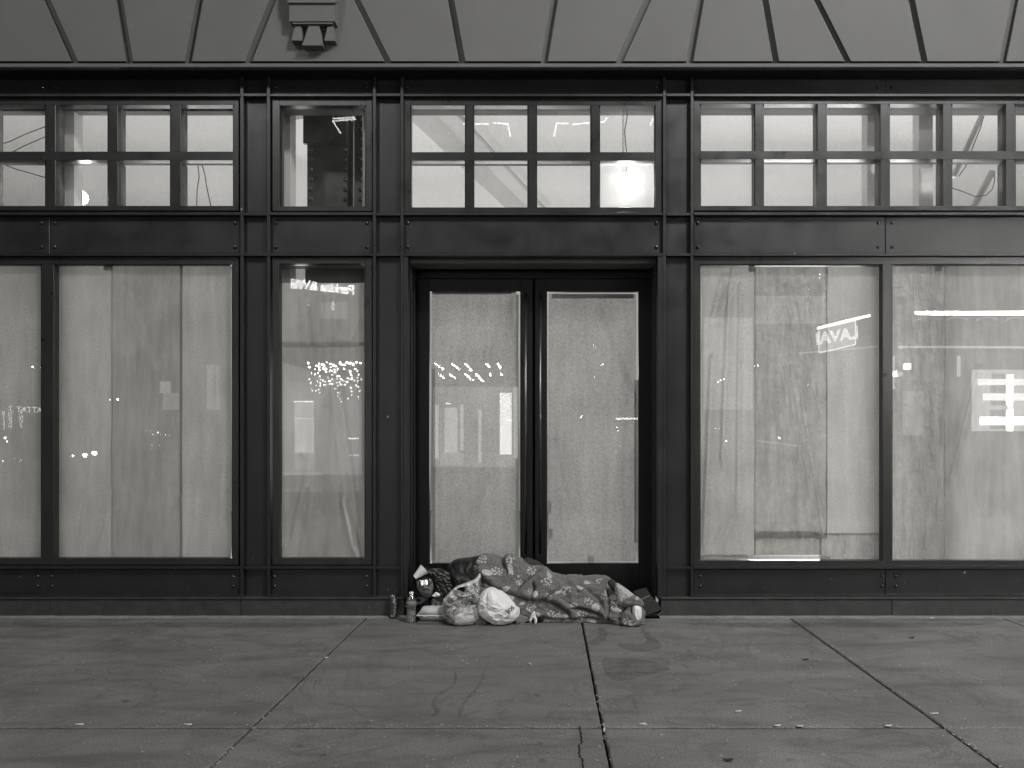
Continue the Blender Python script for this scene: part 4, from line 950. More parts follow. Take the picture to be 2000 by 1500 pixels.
FOLDS = [([(980, 1088), (984, 1103), (989, 1118)], .045, 2.6, .0, 5, 1),
         ([(939, 1126), (950, 1137), (962, 1146), (987, 1158), (1005, 1162), (1030, 1171)], .034, 2.6, .028, 10, -1),
         ([(1011, 1158), (1018, 1146), (1029, 1135), (1040, 1125), (1056, 1116)], .030, 2.6, .022, 8, 1),
         ([(1041, 1140), (1044, 1148), (1039, 1158), (1037, 1170)], .045, 2.8, .0, 6, 1),
         ([(1038, 1172), (1052, 1173), (1067, 1168), (1078, 1158)], .024, 2.0, .020, 7, -1),
         ([(1064, 1172), (1080, 1178), (1096, 1185), (1112, 1200)], .026, 2.6, .026, 8, -1),
         ([(1080, 1156), (1096, 1170), (1112, 1180), (1124, 1186)], .016, 2.6, .014, 7, 1),
         ([(1116, 1188), (1136, 1188.5), (1160, 1195), (1189, 1207)], .034, 2.2, .030, 9, -1),
         ([(1128, 1140), (1144, 1150), (1168, 1172), (1183, 1196)], .020, 4.5, .016, 10, 1),
         ([(1183, 1138), (1187, 1150), (1188, 1172), (1190, 1204), (1196, 1216)], .045, 3.0, .022, 8, 1),
         ([(1054, 1204), (1075, 1208), (1100, 1209), (1144, 1206), (1186, 1210)], .022, 1.8, .020, 7, -1),
         ([(1000, 1096), (1012, 1108), (1018, 1124)], .010, 3, .012, 7, 1),
         ([(934, 1104), (934, 1118), (942, 1130)], .014, 3, .012, 7, -1),
         ([(1214, 1200), (1222, 1188), (1230, 1178)], .030, 2.0, .016, 5, 1),
         ([(1206, 1218), (1214, 1206), (1222, 1194)], .022, 1.8, .014, 5, 1),
         ([(1226, 1216), (1224, 1204), (1226, 1194)], .012, 2.0, .012, 5, 1),
         ([(1090, 1132), (1112, 1142), (1128, 1158)], .010, 4, .012, 9, 1),
         ([(1196, 1142), (1204, 1156), (1214, 1170)], .018, 2.4, .014, 5, 1)]
clus = [(942, 1095, 9), (971, 1116, 10), (1013, 1135, 9), (946, 1156, 9), (968, 1162, 8), (1068, 1137, 10), (1105, 1154, 9), (1149, 1174, 8), (1181, 1166, 8), (1068, 1168, 8), (1036, 1186, 10), (1087, 1198, 9), (1136, 1201, 10), (1198, 1182, 9), (1230, 1218, 10),
        (1034, 1155, 6), (1037, 1115, 9), (1170, 1137, 6), (995, 1094, 8), (1078, 1199, 7), (1224, 1213, 8), (1205, 1210, 4), (1000, 1118, 4)]
pat_l = [(953, 1120, 10, 6, -.2), (995, 1111, 6, 9, .3), (989, 1151, 9, 5, .5), (995, 1166, 10, 5, -.2), (1072, 1124, 7, 6, -.4), (1133, 1148, 6, 8, .5), (1147, 1138, 7, 4, 0), (1189, 1142, 9, 3.5, -.6), (1121, 1182, 8, 5, 0), (1163, 1186, 8, 8, -.6), (1102, 1203, 9, 5, -.1),
         (1155, 1212, 10, 5, -.2), (1199, 1168, 9, 5, -.3), (1206, 1192, 8, 5, -.2), (1045, 1160, 6, 6, 0), (1090, 1157, 7, 3, .2), (1052, 1200, 8, 4, -.4), (935, 1101, 4, 6, .2), (1020, 1178, 6, 3, .3)]
rd = random.Random(5); dots = []
for cx, cy_, R_ in clus:
    for k in range(int(R_*1.35)):
        for _ in range(20):
            a = rd.uniform(0, 6.28); q = R_*math.sqrt(rd.random()); x, y = cx+q*math.cos(a), cy_+q*.85*math.sin(a)
            if all((x-d[0])**2+(y-d[1])**2 > 17 for d in dots): dots.append((x, y, rd.uniform(1.5, 2.3))); break
def fleece_pat(Q):
    v = np.zeros(len(Q))
    for x, y, r in dots: v = np.maximum(v, 1/(1+np.exp((np.hypot(Q[:, 0]-x, Q[:, 1]-y)-r)*2.6)))
    for x, y, a, b, th in pat_l:
        dx, dy = Q[:, 0]-x, Q[:, 1]-y; X = dx*math.cos(th)-dy*math.sin(th); Y = dx*math.sin(th)+dy*math.cos(th)
        v = np.maximum(v, .95/(1+np.exp((np.sqrt((X/(a*1.12))**2+(Y/(b*1.12))**2)-.88)*8)))
    return v
def blanket():
    NU, NV = 420, 190; us = np.linspace(921, 1257, NU)
    B0 = np.zeros((NU, NV, 3)); N0 = np.zeros((NU, NV, 3))
    for i, u_ in enumerate(us):
        top = interp(u_, tab, 1); yf = interp(u_, ft, 1); yc = .05; zc = PZ(top, yc-.04); yb = .27
        for j in range(NV):
            a = math.pi*j/(NV-1); ca, sa = math.cos(a), math.sin(a)
            Ay = (yc-yf) if ca > 0 else (yb-yc)
            y = yc-Ay*math.copysign(abs(ca)**.78, ca); z = zc*abs(sa)**.72+.006
            sx = 1.0 if u_ < 1190 else 1.0
            B0[i, j] = ((u_-VX)/F*(D+y*.9), y, z)
    du = np.gradient(B0, axis=0); dv = np.gradient(B0, axis=1); N0 = np.cross(dv, du)
    N0 /= np.linalg.norm(N0, axis=2, keepdims=True)+1e-9
    if N0[NU//2, 20, 1] > 0: N0 = -N0
    V = B0.reshape(-1, 3); N = N0.reshape(-1, 3)
    Q = np.stack([VX+V[:, 0]*F/(D+V[:, 1]), VY-(V[:, 2]-H)*F/(D+V[:, 1])], 1)
    d = fold_field(Q, FOLDS)
    front = np.clip((.10-V[:, 1])/.08, 0, 1); d *= front
    low = np.clip((V[:, 2]-.012)/.03, 0, 1)
    ns = np.array([noise.fractal((p[0]*7, p[1]*7, p[2]*7), 1, 2, 4) for p in V])*.010+np.array([noise.noise((p[0]*110, p[1]*110, p[2]*110)) for p in V])*.0016
    ns += .012-np.array([abs(noise.noise((p[0]*9+p[2]*16, p[1]*5, p[2]*13-p[0]*6))) for p in V])*.024-np.array([abs(noise.noise((p[0]*17-p[2]*22, 4+p[1]*9, p[2]*20+p[0]*13))) for p in V])*.010
    V2 = V+N*(d*low+ns)[:, None]; V2[:, 2] = np.maximum(V2[:, 2], .004)
    V2[:, 1] = np.minimum(V2[:, 1], .315)
    fp = fleece_pat(Q)
    back = ~(front > .01)
    bm = bmesh.new(); vv = [bm.verts.new(p) for p in V2]
    for i in range(NU-1):
        for j in range(NV-1):
            k = i*NV+j; bm.faces.new((vv[k], vv[k+1], vv[k+NV+1], vv[k+NV]))
    # rolled hems closing both open ends a little inward
    for i0, s in ((0, 1), (NU-1, -1)):
        prev = [vv[i0*NV+j] for j in range(NV)]; cen = V2[i0*NV:(i0+1)*NV].mean(axis=0)
        for st in range(1, 4):
            ring = []
            for j in range(NV):
                p = np.array(vv[i0*NV+j].co); q = p+(cen-p)*(.05*st+.02*(st == 3)); q[0] += s*(-.010+.012*(st-1)**1.4); q[2] = max(q[2], .003); ring.append(bm.verts.new(q))
            for j in range(NV-1): bm.faces.new((prev[j], prev[j+1], ring[j+1], ring[j]))
            prev = ring
    o = obj('fleece_blanket', bm, 'fleece', None, True)
    allv = np.empty(len(o.data.vertices)*3); o.data.vertices.foreach_get('co', allv); allv = allv.reshape(-1, 3)
    Q2 = np.stack([VX+allv[:, 0]*F/(D+allv[:, 1]), VY-(allv[:, 2]-H)*F/(D+allv[:, 1])], 1)
    set_attr(o, np.concatenate([fp, fleece_pat(Q2[len(fp):])*.6]))
    tag(o, 'grey fleece blanket printed with pale dots and leaf patches, covering the sleeper to the feet', 'blanket')
blanket()
# ------------------------------------------------------------------ at the feet
def lines_pat(Q):
    return 1-.75*(np.abs(np.sin(Q[:, 0]*.35+2.2*np.sin(Q[:, 1]*.28)))**14)-.5*(np.abs(np.sin(Q[:, 1]*.42+1.6*np.sin(Q[:, 0]*.2)))**18)
tag(puff('printed_cloth', [(1200, 1139), (1206, 1138), (1216, 1144), (1228, 1153), (1238, 1161), (1250, 1170), (1258, 1178), (1256, 1184), (1240, 1186), (1220, 1186), (1206, 1180), (1201, 1160)], -.19, .05, 9, 'print_paper', pat=lines_pat, crumple=.006, back=1.5, folds=[([(1222, 1176), (1236, 1160)], .01, 1.6, .008, 4, 1)]),
    'white cloth printed with thin curling lines poking out at the foot of the blanket', 'cloth')
puffh = puff('folded_hem', [(1186, 1136), (1192, 1131), (1200, 1133), (1206, 1140), (1205, 1152), (1200, 1158), (1194, 1150), (1188, 1143)], -.16, .025, 6, 'grey_cloth', crumple=.004)
tag(puffh, 'small dark grey cloth corner folded over at the end of the blanket', 'cloth')
tag(puff('blanket_corner', [(1212, 1172), (1222, 1166), (1236, 1162), (1246, 1165), (1254, 1172), (1259, 1180), (1254, 1185), (1244, 1183), (1232, 1182), (1222, 1186), (1214, 1184)], -.225, .03, 7, 'fleece', pat=lambda Q: np.clip(1.1-np.hypot(Q[:, 0]-1244, (Q[:, 1]-1168)*1.2)/7, 0, 1)*.9,
     folds=[([(1226, 1174), (1240, 1172), (1252, 1178)], .01, 1.5, .008, 4, 1)], crumple=.006), 'turned back corner of fleece over the rolled white pillow', 'blanket')
tag(puff('white_pillow', [(1236, 1183), (1243, 1181), (1252, 1184), (1254, 1196), (1253, 1208), (1246, 1214), (1238, 1208), (1234, 1196)], -.245, .035, 7, 'paper_white', folds=[([(1244, 1184), (1242, 1196), (1246, 1208)], .008, 1.2, .006, 3, 1), ([(1249, 1184), (1250, 1200)], .005, 1, .004, 2.5, 1)], crumple=.004),
    'rolled white pillow end sticking out of the blanket at the feet', 'pillow')
tag(puff('fleece_roll', [(1216, 1196), (1224, 1190), (1232, 1196), (1240, 1204), (1248, 1211), (1253, 1206), (1256, 1210), (1255, 1218), (1248, 1222), (1238, 1223), (1226, 1223), (1216, 1222), (1210, 1212)], -.262, .028, 6, 'fleece',
     pat=fleece_pat, folds=[([(1224, 1194), (1226, 1206), (1232, 1218)], .010, 1.5, .008, 3, 1), ([(1232, 1200), (1244, 1212), (1250, 1219)], .008, 1.3, .007, 3, 1)], crumple=.006), 'rolled fleece edge bunched on the pavement at the feet', 'blanket')
def sheet(name, pts3, th, m, label, cat, thick_dir=None, group=None, parent=None):
    bm = bmesh.new(); a = [bm.verts.new(p) for p in pts3]; n = (Vector(pts3[1])-Vector(pts3[0])).cross(Vector(pts3[2])-Vector(pts3[0])).normalized()*th
    b = [bm.verts.new(Vector(p)+n) for p in pts3]
    bm.faces.new(a); bm.faces.new(b[::-1])
    for k in range(len(a)): bm.faces.new((a[k], b[k], b[(k+1) % len(a)], a[(k+1) % len(a)]))
    o = obj(name, bm, m, parent)
    return tag(o, label, cat, group) if label else o
cb = empty('cardboard_box', P(1275, 1200, 0), 'flattened dark cardboard box leaning in the right corner of the doorway', 'box')
sheet('flap', [P(1254, 1191, -.03), P(1283, 1176, -.01), P(1292.5, 1190, -.05), P(1254, 1206, -.09)], .005, 'card_dark', None, None, parent=cb)
sheet('side_panel', [P(1253, 1170, .02), P(1269, 1161, .05), P(1283, 1176, -.004), P(1254, 1190.5, -.02)], .005, 'card_dark', None, None, parent=cb)
sheet('back_panel', [P(1236, 1155, .10), P(1262, 1147, .13), P(1270, 1160.5, .052), P(1252, 1169, .03)], .005, 'card_dark', None, None, parent=cb)
sheet('tape', [P(1252, 1169.4, .012), P(1268.5, 1161.5, .043), P(1269.5, 1164, .036), P(1253, 1172, .005)], .001, 'card_edge', None, None, parent=cb)
sheet('torn_edge', [P(1284, 1200.5, -.085), P(1292.8, 1195, -.07), P(1293, 1197, -.07), P(1285, 1202, -.085)], .004, 'card_edge', None, None, parent=cb)
# ------------------------------------------------------------------ belongings on the pavement
# tall drink can
c = Vector((PX(768.5, -.035), -.040, 0)); t = empty('drink_can', c, 'tall dark drink can with a silver top against the wall beside the bottle', 'can')
r_ = .0285; hgt = .166
bm = bmesh.new(); lathe(bm, [(.021, .0), (.024, .002), (r_-.001, .010), (r_, .016), (r_, hgt-.020), (r_-.002, hgt-.012)], 28, Matrix.Translation(c)); obj('can_body', bm, 'can_print', t, True)
bm = bmesh.new(); lathe(bm, [(r_-.002, hgt-.0119), (.0245, hgt-.003), (.0250, hgt), (.0235, hgt), (.0232, hgt-.005), (.002, hgt-.005)], 28, Matrix.Translation(c)); obj('rim', bm, 'bare_metal', t, True)
bm = bmesh.new(); box(bm, c.x-.007, c.x+.007, c.y-.012, c.y+.006, hgt-.0048, hgt-.001, .001); obj('ring_pull', bm, 'bare_metal', t)
bm = bmesh.new()
for k in range(22):
    a0 = -1.15+random.uniform(-.25, .35); z = .018+k*.0058; rr_ = r_+.0006; ww = random.uniform(.08, .28)
    q = [Vector((c.x+rr_*math.cos(a), c.y+rr_*math.sin(a), zz)) for a, zz in ((a0, z), (a0+ww, z), (a0+ww, z+.003), (a0, z+.003))]
    bm.faces.new([bm.verts.new(v) for v in q])
obj('label_writing', bm, 'white_cap', t, recalc=False)
text('label_writing', 'ALE', .017, 'white_cap', c+Vector((.010, -.0281, .128)), (0, 0, -1), (.94, .34, 0), t); text('label_mark', '*', .03, 'white_cap', c+Vector((-.005, -.0288, .018)), (1, 0, 0), (0, 0, 1), t)
# water bottle
c = Vector((PX(803.5, -.15), -.155, .0)); t = empty('water_bottle', c, 'clear ribbed plastic water bottle with a white cap, half full', 'bottle')
bm = bmesh.new(); pr = [(.022, .002), (.029, .0), (.0325, .006), (.0325, .02)]
for k in range(7): pr += [(.0325, .024+k*.012), (.0305, .029+k*.012), (.0325, .034+k*.012)]
pr += [(.033, .112), (.033, .15), (.031, .155), (.028, .168), (.020, .182), (.0125, .190), (.0125, .199)]
lathe(bm, pr, 32, Matrix.Translation(c)); obj('plastic_body', bm, 'bottle_plastic', t, True)
t_ = NT('water'); nb_ = t_.bump(t_.noise(t_.coord(), 75, 4, .7, 1.5), 1.0, .02)
g_ = t_.principled(t_.ramp(t_.noise(t_.coord(), 110, 3, .8, 1), [(.4, .10), (.6, .6)]), .12, .8, 0, nb_); tr_ = t_.n('ShaderNodeBsdfTransparent'); tr_.inputs[0].default_value = gy(.9)  # pale mottling in the colour stands in for glints on the bottle
mx_ = t_.n('ShaderNodeMixShader'); mx_.inputs[0].default_value = .6; t_.l(tr_.outputs[0], mx_.inputs[1]); t_.l(g_.outputs[0], mx_.inputs[2]); M['water'] = t_.done(mx_)
bm = bmesh.new(); lathe(bm, [(.020, .003), (.028, .002), (.0310, .008), (.0310, .020)]+[(q[0]-.0015, q[1]) for q in pr[4:20]], 32, Matrix.Translation(c)); obj('water_fill', bm, 'water', t, True)
bm = bmesh.new(); lathe(bm, [(.0335, .116), (.0335, .148)], 32, Matrix.Translation(c)); obj('label_band', bm, 'paper_grey', t, True)
bm = bmesh.new(); lathe(bm, [(.0145, .1985), (.0150, .200), (.0150, .212), (.0138, .2145)], 24, Matrix.Translation(c)); obj('bottle_cap', bm, 'white_cap', t, True)
bm = bmesh.new(); pp = []
for k in range(41):
    a = k/40*2*math.pi; rr_ = .040+.004*math.sin(a*5); pp.append(c+Vector((rr_*math.cos(a), rr_*math.sin(a), .122+.006*math.sin(a*3+1)+.010*math.sin(a))))
tube(bm, pp, .0028, 5); tag(obj('plastic_ring', bm, 'bottle_plastic', None, True), 'crumpled clear plastic ring hanging round the shoulder of the water bottle', 'plastic ring')
# foam clamshell box
t = empty('takeaway_box', P(842, 1213, -.16), 'pale foam clamshell takeaway box with two closing tabs', 'box')
def hull(bm, lo, hi, bev=.006):
    r = bmesh.ops.create_cube(bm, size=1)
    (x0, x1, y0, y1, z0), (X0, X1_, Y0, Y1_, Z1) = lo, hi
    for v in r['verts']:
        L_ = v.co.z < 0; v.co = Vector(((x0 if v.co.x < 0 else x1) if L_ else (X0 if v.co.x < 0 else X1_), (y0 if v.co.y < 0 else y1) if L_ else (Y0 if v.co.y < 0 else Y1_), z0 if L_ else Z1))
    bmesh.ops.bevel(bm, geom=list({e for v in r['verts'] for e in v.link_edges}), offset=bev, segments=2, affect='EDGES')
bx0, bx1 = PX(814.5, -.17), PX(882, -.17); by0, by1 = -.185, -.035
bm = bmesh.new(); hull(bm, (bx0+.028, bx1-.02, by0+.022, by1-.015, .012), (bx0+.004, bx1-.004, by0+.003, by1-.003, .050)); obj('tray', bm, 'foam', t, True)
bm = bmesh.new(); box(bm, bx0-.003, bx1, by0-.006, by1, .0502, .0560, .002); obj('rim', bm, 'foam', t)
bm = bmesh.new(); hull(bm, (bx0+.006, bx1-.004, by0+.006, by1-.003, .0562), (bx0+.034, bx1-.02, by0+.040, by1-.03, .104)); obj('lid', bm, 'foam', t, True)
for q in (829.5, 855): bm = bmesh.new(); x = PX(q, -.19); hull(bm, (x-.008, x+.008, by0-.011, by0-.0065, .044), (x-.011, x+.011, by0-.010, by0-.0062, .0565), .0015); obj('closing_tab', bm, 'foam', t)
bm = bmesh.new(); box(bm, PX(815, -.2), PX(868, -.2), -.215, -.05, .002, .010, .001); tag(obj('cardboard_sheet', bm, 'card'), 'flat piece of cardboard under the foam box', 'cardboard')
# dark cloth and grey card behind the foam box
tag(puff('dark_bundle', [(812, 1172), (820, 1166), (834, 1165), (846, 1166), (856, 1172), (868, 1178), (874, 1212), (812, 1212), (808, 1190)], -.03, .06, 12, 'dark_cloth', crumple=.012, folds=[([(838, 1168), (828, 1180), (820, 1196)], .014, 2, .01, 4, 1), ([(846, 1168), (834, 1184)], .012, 2, .01, 4, 1)]),
    'dark bundled cloth under the sleeper\'s head behind the foam box', 'cloth')
tag(puff('slipper', [(810, 1170), (814, 1165), (822, 1163), (830, 1165), (838, 1167), (833, 1174), (824, 1181), (815, 1183), (811, 1178)], -.10, .022, 5, 'grey_cloth', holes=[[(813, 1172), (818, 1169.5), (821, 1172), (817, 1175.5)]], crumple=.003), 'grey slipper with a dark opening tucked behind the water bottle', 'shoe')
t = empty('paper_bag', P(855, 1186, -.1), 'folded grey card with three round letters leaning behind the foam box', 'card')
sheet('front_panel', [P(839.5, 1187, -.105), P(844, 1168, -.075), P(849, 1165, -.072), P(882, 1165, -.072), P(882, 1187, -.105)], .003, 'paper_grey', None, None, parent=t)
text('lettering', 'o o <', .040, 'ink', P(861, 1178.5, -.096), (1, 0, 0), (0, .25, 1), t, weight=.0012)
tag(puff('tissue', [(842, 1164), (847, 1160), (851, 1155.5), (857, 1158), (861, 1162), (858, 1165.5), (848, 1166)], -.13, .014, 4, 'paper_white', crumple=.008, cs=160, step=1.0), 'crumpled white tissue under the sleeper\'s chin', 'tissue')
# paper cup lying above the head
a = P(810, 1128, -.15); b = P(828, 1112, -.12); ax = (b-a).normalized()
t = empty('paper_cup', a, 'white paper cup lying on its side above the sleeper\'s head', 'cup')
q = Matrix.Translation(a) @ ax.to_track_quat('Z', 'Y').to_matrix().to_4x4()
bm = bmesh.new(); L0 = (b-a).length; lathe(bm, [(.016, 0), (.017, .002), (.040, L0), (.0415, L0+.002), (.040, L0+.003), (.036, L0-.006), (.015, .006)], 28, q); obj('cup_wall', bm, 'paper_white', t, True)
bm = bmesh.new(); lathe(bm, [(.0185, -.004), (.020, -.002), (.0188, -.0005)], 20, q); obj('cup_base', bm, 'bare_metal', t, True)
t = empty('paper_scrap', P(812, 1120, .06))
bpy.data.objects.remove(t)
# printed plastic bag with a torn handle opening
t = empty('patterned_bag', P(903, 1226, -.28), 'crinkled patterned plastic bag with a torn handle standing open beside the foam box', 'bag')
def blob(cx, cy_, cz, rx, ry, rz, N_=90, M_=60, f=None):
    bm = bmesh.new(); rows = []
    for j in range(M_+1):
        ph = -math.pi/2+math.pi*j/M_; row = []
        for i in range(N_):
            th = 2*math.pi*i/N_; row.append(bm.verts.new(f(th, ph)))
        rows.append(row)
    for A, C in zip(rows[:-1], rows[1:]):
        for i in range(N_): bm.faces.new((A[i], A[(i+1) % N_], C[(i+1) % N_], C[i]))
    bmesh.ops.remove_doubles(bm, verts=bm.verts, dist=1e-5); return bm
def crease(p, s): d_, _ = noise.voronoi(p*s); return d_[1]-d_[0]
fc_ = Vector((PX(903, -.19), -.19, .072))
def fbag(th, ph):
    cx, sx = math.cos(th), math.sin(th); cp, sp = math.cos(ph), math.sin(ph)
    k = abs(cp)**.6; n_ = Vector((cx*k, sx*k, sp))
    p = Vector((cx*k*.137, sx*k*.115, math.copysign(abs(sp)**.8, sp)*.076))
    c_ = min(crease(n_+Vector((3, 1, 2)), 3.2), .5)*.020+min(crease(n_, 6.5), .4)*.010+.010*noise.noise(n_*2.2)
    p *= 1+(c_-.012)*6.5*.6
    if sp > .2: p.z += .010*math.sin(th*7+n_.x*3)*(sp-.2)
    q = fc_+p; q.z = max(q.z, .003); return q
bm = blob(0, 0, 0, 0, 0, 0, f=fbag); o = obj('bag_body', bm, 'printed_plastic', t, True)
co = np.empty(len(o.data.vertices)*3); o.data.vertices.foreach_get('co', co); co = co.reshape(-1, 3); qx = VX+co[:, 0]*F/(D+co[:, 1]); qy = VY-(co[:, 2]-H)*F/(D+co[:, 1])
wp = inside(np.stack([qx, qy], 1), [(888, 1204), (896, 1199), (912, 1200), (922, 1202), (928, 1209), (936, 1214), (930, 1224), (905, 1228), (884, 1226), (890, 1214)]) & (co[:, 1] < -.2)
set_attr(o, wp*.92)
def rimpat(Q): d0, _ = segd(Q, [(866, 1172), (876, 1160), (889, 1147), (905, 1141), (922, 1136), (935, 1124)]); return (d0 < 4.2)*.9
puff('bag_mouth', [(866, 1182), (864, 1172), (872, 1163), (882, 1152), (890, 1145), (904, 1140), (922, 1134), (930, 1129), (936, 1120), (939, 1127), (938, 1140), (940, 1160), (938, 1176), (930, 1186), (905, 1192), (880, 1192)], -.20, .030, 8, 'printed_plastic', t,
     holes=[[(893, 1151), (899, 1148), (907, 1146.5), (908.5, 1150), (906, 1156), (902, 1155), (897, 1153)]], crumple=.022, cs=70, back=.4, it=1, step=1.4, pat=rimpat,
     yf=lambda x, y: -.02*math.sin((x-866)/72*math.pi)+.05*max(0, (1165-y)/45), folds=[([(880, 1176), (905, 1166), (930, 1156)], .010, 2, .012, 5, 1), ([(875, 1184), (900, 1184), (930, 1178)], .012, 2, .01, 4, 1)])
puff('bag_lining', [(870, 1176), (884, 1160), (893, 1152), (904, 1156), (912, 1162), (898, 1172), (880, 1180)], -.232, .006, 4, 'paper_grey', t, crumple=.004, cs=90)
# white knotted carrier bag
wc = Vector((PX(974, -.20), -.205, .115))
t = empty('white_bag', P(974, 1229, -.3), 'full white plastic carrier bag knotted at the top, small dark lettering on its side', 'bag')
def wbag(th, ph):
    cx, sx = math.cos(th), math.sin(th); cp, sp = math.cos(ph), math.sin(ph); k = abs(cp)**.75
    up_ = max(0, sp); R0 = .142*(1-.08*up_)
    x = cx*k*R0; y = sx*k*.105; z = sp*.118 if sp > 0 else math.copysign(abs(sp)**.85, sp)*.112
    # gathered pleats running to the knot, which sits left of centre
    pl = (abs(math.sin(th*4.5+.6*math.sin(th*2)))-.5)*.024*min(1, up_*1.6)+(abs(math.sin(th*9+1.3))-.5)*.006*up_
    n_ = Vector((cx*k, sx*k, sp)); cr = (.22-min(crease(n_+Vector((7, 3, 1)), 2.4), .55))*.024*(1-.75*up_)+(.15-min(crease(n_+Vector((1, 8, 2)), 5.5), .4))*.012*(1-.5*up_)+.006*noise.noise(n_*3)
    r = 1+(pl+cr)/.12
    x = x*r; y = y*r; z = z*(1+cr/.12*.6)
    sh = up_**2*.050; x = x*(1-.35*up_**3)-sh*1.0; z += up_**6*.022
    if sp < 0: x = x*(1-.22*sp*sp)+.008*(-sp)
    if x > .06: z -= (x-.06)*.10
    z -= max(0, x+.02)*.30*min(1, up_*2); x += .012*up_*(x > 0)
    q = wc+Vector((x, y, z)); q.z = max(q.z, .003); return q
bm = blob(0, 0, 0, 0, 0, 0, 160, 110, wbag); obj('bag_body', bm, 'bag_plastic', t, True)
kx = [(954, 1172), (952, 1163), (956, 1158.5), (961, 1163), (964, 1159), (967, 1156.5), (971, 1160), (974, 1166), (972, 1173), (962, 1176)]
puff('bag_knot', kx, -.21, .02, 5, 'bag_plastic', t, crumple=.010, cs=120, step=1.0, back=1, folds=[([(961, 1161), (963, 1175)], .010, 1.2, .006, 2.5, 1)])
puff('bag_handle', [(937, 1180), (936, 1172), (941, 1165), (948, 1162), (954, 1165), (952, 1174), (946, 1178)], -.235, .018, 5, 'bag_plastic', t, crumple=.008, cs=100, step=1.0, back=1)
lr = Vector((math.cos(.78), -.12, math.sin(.78))); lu = Vector((-math.sin(.78), .25, math.cos(.78)))
tx = text('lettering', 'LOS', .034, 'ink', P(997, 1191, -.322), lr, lu, t, weight=.0012)
# torn brown paper and a knotted white rag to the right of the white bag
tag(puff('brown_paper', [(1008, 1222), (1004, 1210), (1012, 1196), (1024, 1203), (1032, 1206), (1028, 1214), (1018, 1219)], -.20, .012, 6, 'paper_grey', crumple=.010, cs=70), 'torn sheet of brown paper lying between the white bag and the blanket', 'paper')
tag(puff('torn_wrapper', [(1010, 1222), (1018, 1216), (1026, 1212), (1036, 1209), (1040, 1216), (1036, 1222), (1026, 1219), (1018, 1222)], -.22, .008, 4, 'paper_grey', holes=[[(1021, 1219), (1027, 1215), (1033, 1213), (1034, 1218), (1027, 1217)]], crumple=.006, cs=90, step=1.2), 'thin pale torn wrapper curling on the pavement beside the white bag', 'wrapper')
tag(puff('knotted_rag', [(1033, 1214), (1036, 1203), (1041, 1194), (1045, 1193), (1046, 1202), (1050, 1210), (1048, 1218), (1044, 1220), (1043, 1208), (1040, 1206), (1037, 1215)], -.215, .012, 4, 'paper_white', crumple=.008, cs=120, step=1.2), 'small knotted white rag in front of the blanket', 'rag')
tag(puff('crumpled_bag', [(926, 1224), (922, 1206), (934, 1198), (948, 1204), (955, 1216), (952, 1227), (938, 1229)], -.20, .04, 9, 'card', crumple=.014, cs=60), 'crumpled brown bag squashed between the two plastic bags', 'bag')
tag(puff('black_scrap', [(1018, 1224), (1026, 1206), (1038, 1210), (1050, 1204), (1064, 1208), (1058, 1216), (1036, 1217), (1026, 1222)], -.17, .012, 5, 'dark_cloth', crumple=.008), 'black plastic scrap showing under the edge of the blanket', 'plastic')
# ------------------------------------------------------------------ litter and marks
def gpt(px_, py_): dist = H*F/(py_-VY); return Vector(((px_-VX)/F*dist, dist-D, 0))
for k, (px_, py_, ln, an, lb) in enumerate(((1824, 1395.5, .040, .15, 'white cigarette butt beside the slanting joint on the right slab'), (1562, 1420, .03, 0, 'cigarette butt lying in the cross joint, left of a pair'), (1518, 1419, .03, .1, 'cigarette butt lying in the cross joint, farthest left of the row'),
        (1735, 1419.5, .032, 0, 'cigarette butt lying in the cross joint, farthest right of the row'), (1255, 1416, .03, .2, 'cigarette butt at the crossing of the middle joint'), (1034, 1298, .035, -.9, 'white bent butt in the middle of the centre slab'),
        (1180, 1427, .03, 1.4, 'cigarette butt standing in the middle joint near the foreground'), (1820, 1208, .03, 0, 'cigarette butt at the foot of the wall at the right'), (1442, 1391, .03, .3, 'small white curled litter on the right middle slab'),
        (638, 1286, .02, .4, 'tiny butt lodged in the left diagonal joint'), (155, 1417, .035, .05, 'cigarette butt lying in the cross joint at the far left'), (367, 1417, .035, 0, 'cigarette butt lying in the cross joint left of the diagonal joint'))):
    p = gpt(px_, py_)+Vector((0, 0, .0048)); d = Vector((math.cos(an), math.sin(an), 0))*ln/2; bm = bmesh.new(); cyl(bm, p-d, p+d, .0042, n=10); tag(obj('cigarette_butt', bm, 'butt', None, True), lb, 'cigarette butt', 'cigarette butts on the pavement')
for px_, py_, lb in ((1422, 1487, 'small dark leaf curled on the near slab at the right'), (1780, 1247, 'small dry leaf on the far right slab near the wall'), (1572, 1290, 'small dark leaf beside the slanting right joint')):
    p = gpt(px_, py_); bm = bmesh.new(); vs_ = []
    for k in range(10): a = k/10*6.283; vs_.append(bm.verts.new(p+Vector((.022*math.cos(a), .009*math.sin(a), .004+.006*abs(math.cos(a))))))
    bm.faces.new(vs_); r = bmesh.ops.extrude_face_region(bm, geom=bm.faces[:]); bmesh.ops.translate(bm, verts=[v for v in r['geom'] if isinstance(v, bmesh.types.BMVert)], vec=(0, 0, .0015))
    tag(obj('dry_leaf', bm, 'card_dark'), lb, 'leaf', 'dry leaves on the pavement')
bm = bmesh.new(); rg = random.Random(3)
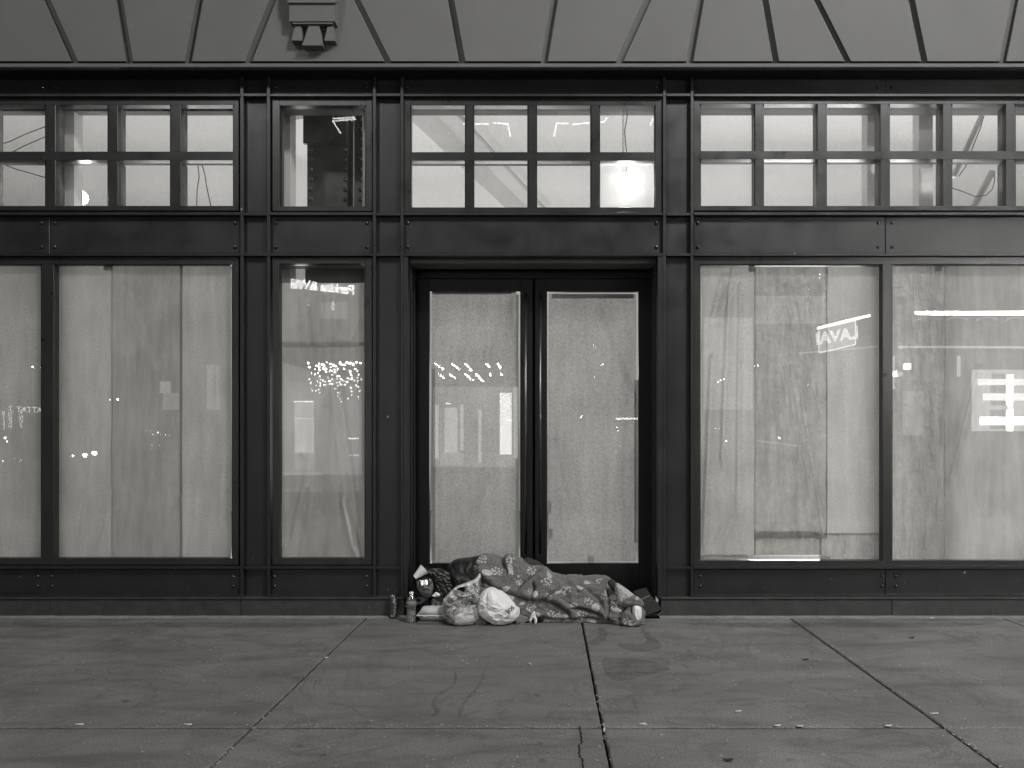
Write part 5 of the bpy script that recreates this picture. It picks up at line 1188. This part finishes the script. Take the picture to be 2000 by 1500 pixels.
for k in range(760):
    px_ = rg.uniform(-100, 2100); py_ = 1212+abs(rg.gauss(0, 60)) if k % 3 else rg.uniform(1212, 1500)
    if py_ > 1500: continue
    p = gpt(px_, py_); s = rg.uniform(.002, .0058)*(1.5 if py_ < 1300 and k % 4 == 0 else 1); n_ = rg.randint(4, 6); a0 = rg.random()*6
    if p.y > -.05: continue
    bm.faces.new([bm.verts.new(p+Vector((s*rg.uniform(.5, 1.6)*math.cos(a0+j*6.283/n_), s*rg.uniform(.4, 1)*math.sin(a0+j*6.283/n_), .0016+rg.random()*.001))) for j in range(n_)])
for X_, (x0_, y0_), (x1_, y1_) in ((0, (712, 1217), (415, 1500)), (1, (1142, 1222), (1194, 1500)), (2, (1565, 1218), (1955, 1500)), (3, (300, 1417), (2000, 1417))):
    for k in range(70):
        s_ = rg.random(); p = gpt(x0_+(x1_-x0_)*s_, y0_+(y1_-y0_)*s_); s = rg.uniform(.002, .005)
        p.x += rg.gauss(0, .006 if X_ < 3 else 0); p.y += rg.gauss(0, .006 if X_ == 3 else 0)
        bm.faces.new([bm.verts.new(p+Vector((s*math.cos(a)*rg.uniform(.5, 1.5), s*math.sin(a), .001+rg.random()*.002))) for a in np.linspace(rg.random(), 6.28+rg.random()*.2, 6)[:-1]])
tag(obj('litter_flecks', bm, 'chip'), 'scattered pale grit and flecks on the pavement and in its joints', 'grit', kind='stuff')
for px_, py_, y, s, lb in ((471.5, 408.5, -.002, .011, 'white chip stuck beside the pilaster left of the narrow window'), (757.5, 814, .045, .010, 'white fleck on the pilaster left of the doors'), (1552, 495, .0, .008, 'white fleck on the ledge over the right window'), (1884, 1118, .0, .012, 'pale fleck on the ledge under the far right window')):
    bm = bmesh.new(); bmesh.ops.create_icosphere(bm, subdivisions=2, radius=s)
    for v in bm.verts: v.co = P(px_, py_, y)+Vector((v.co.x*.6+v.co.z*.35, v.co.y*.35, v.co.z))*(.8+.4*noise.noise(v.co*200))
    tag(obj('paint_chip', bm, 'chip', None, True), lb, 'paint chip', 'pale chips stuck to the steelwork')
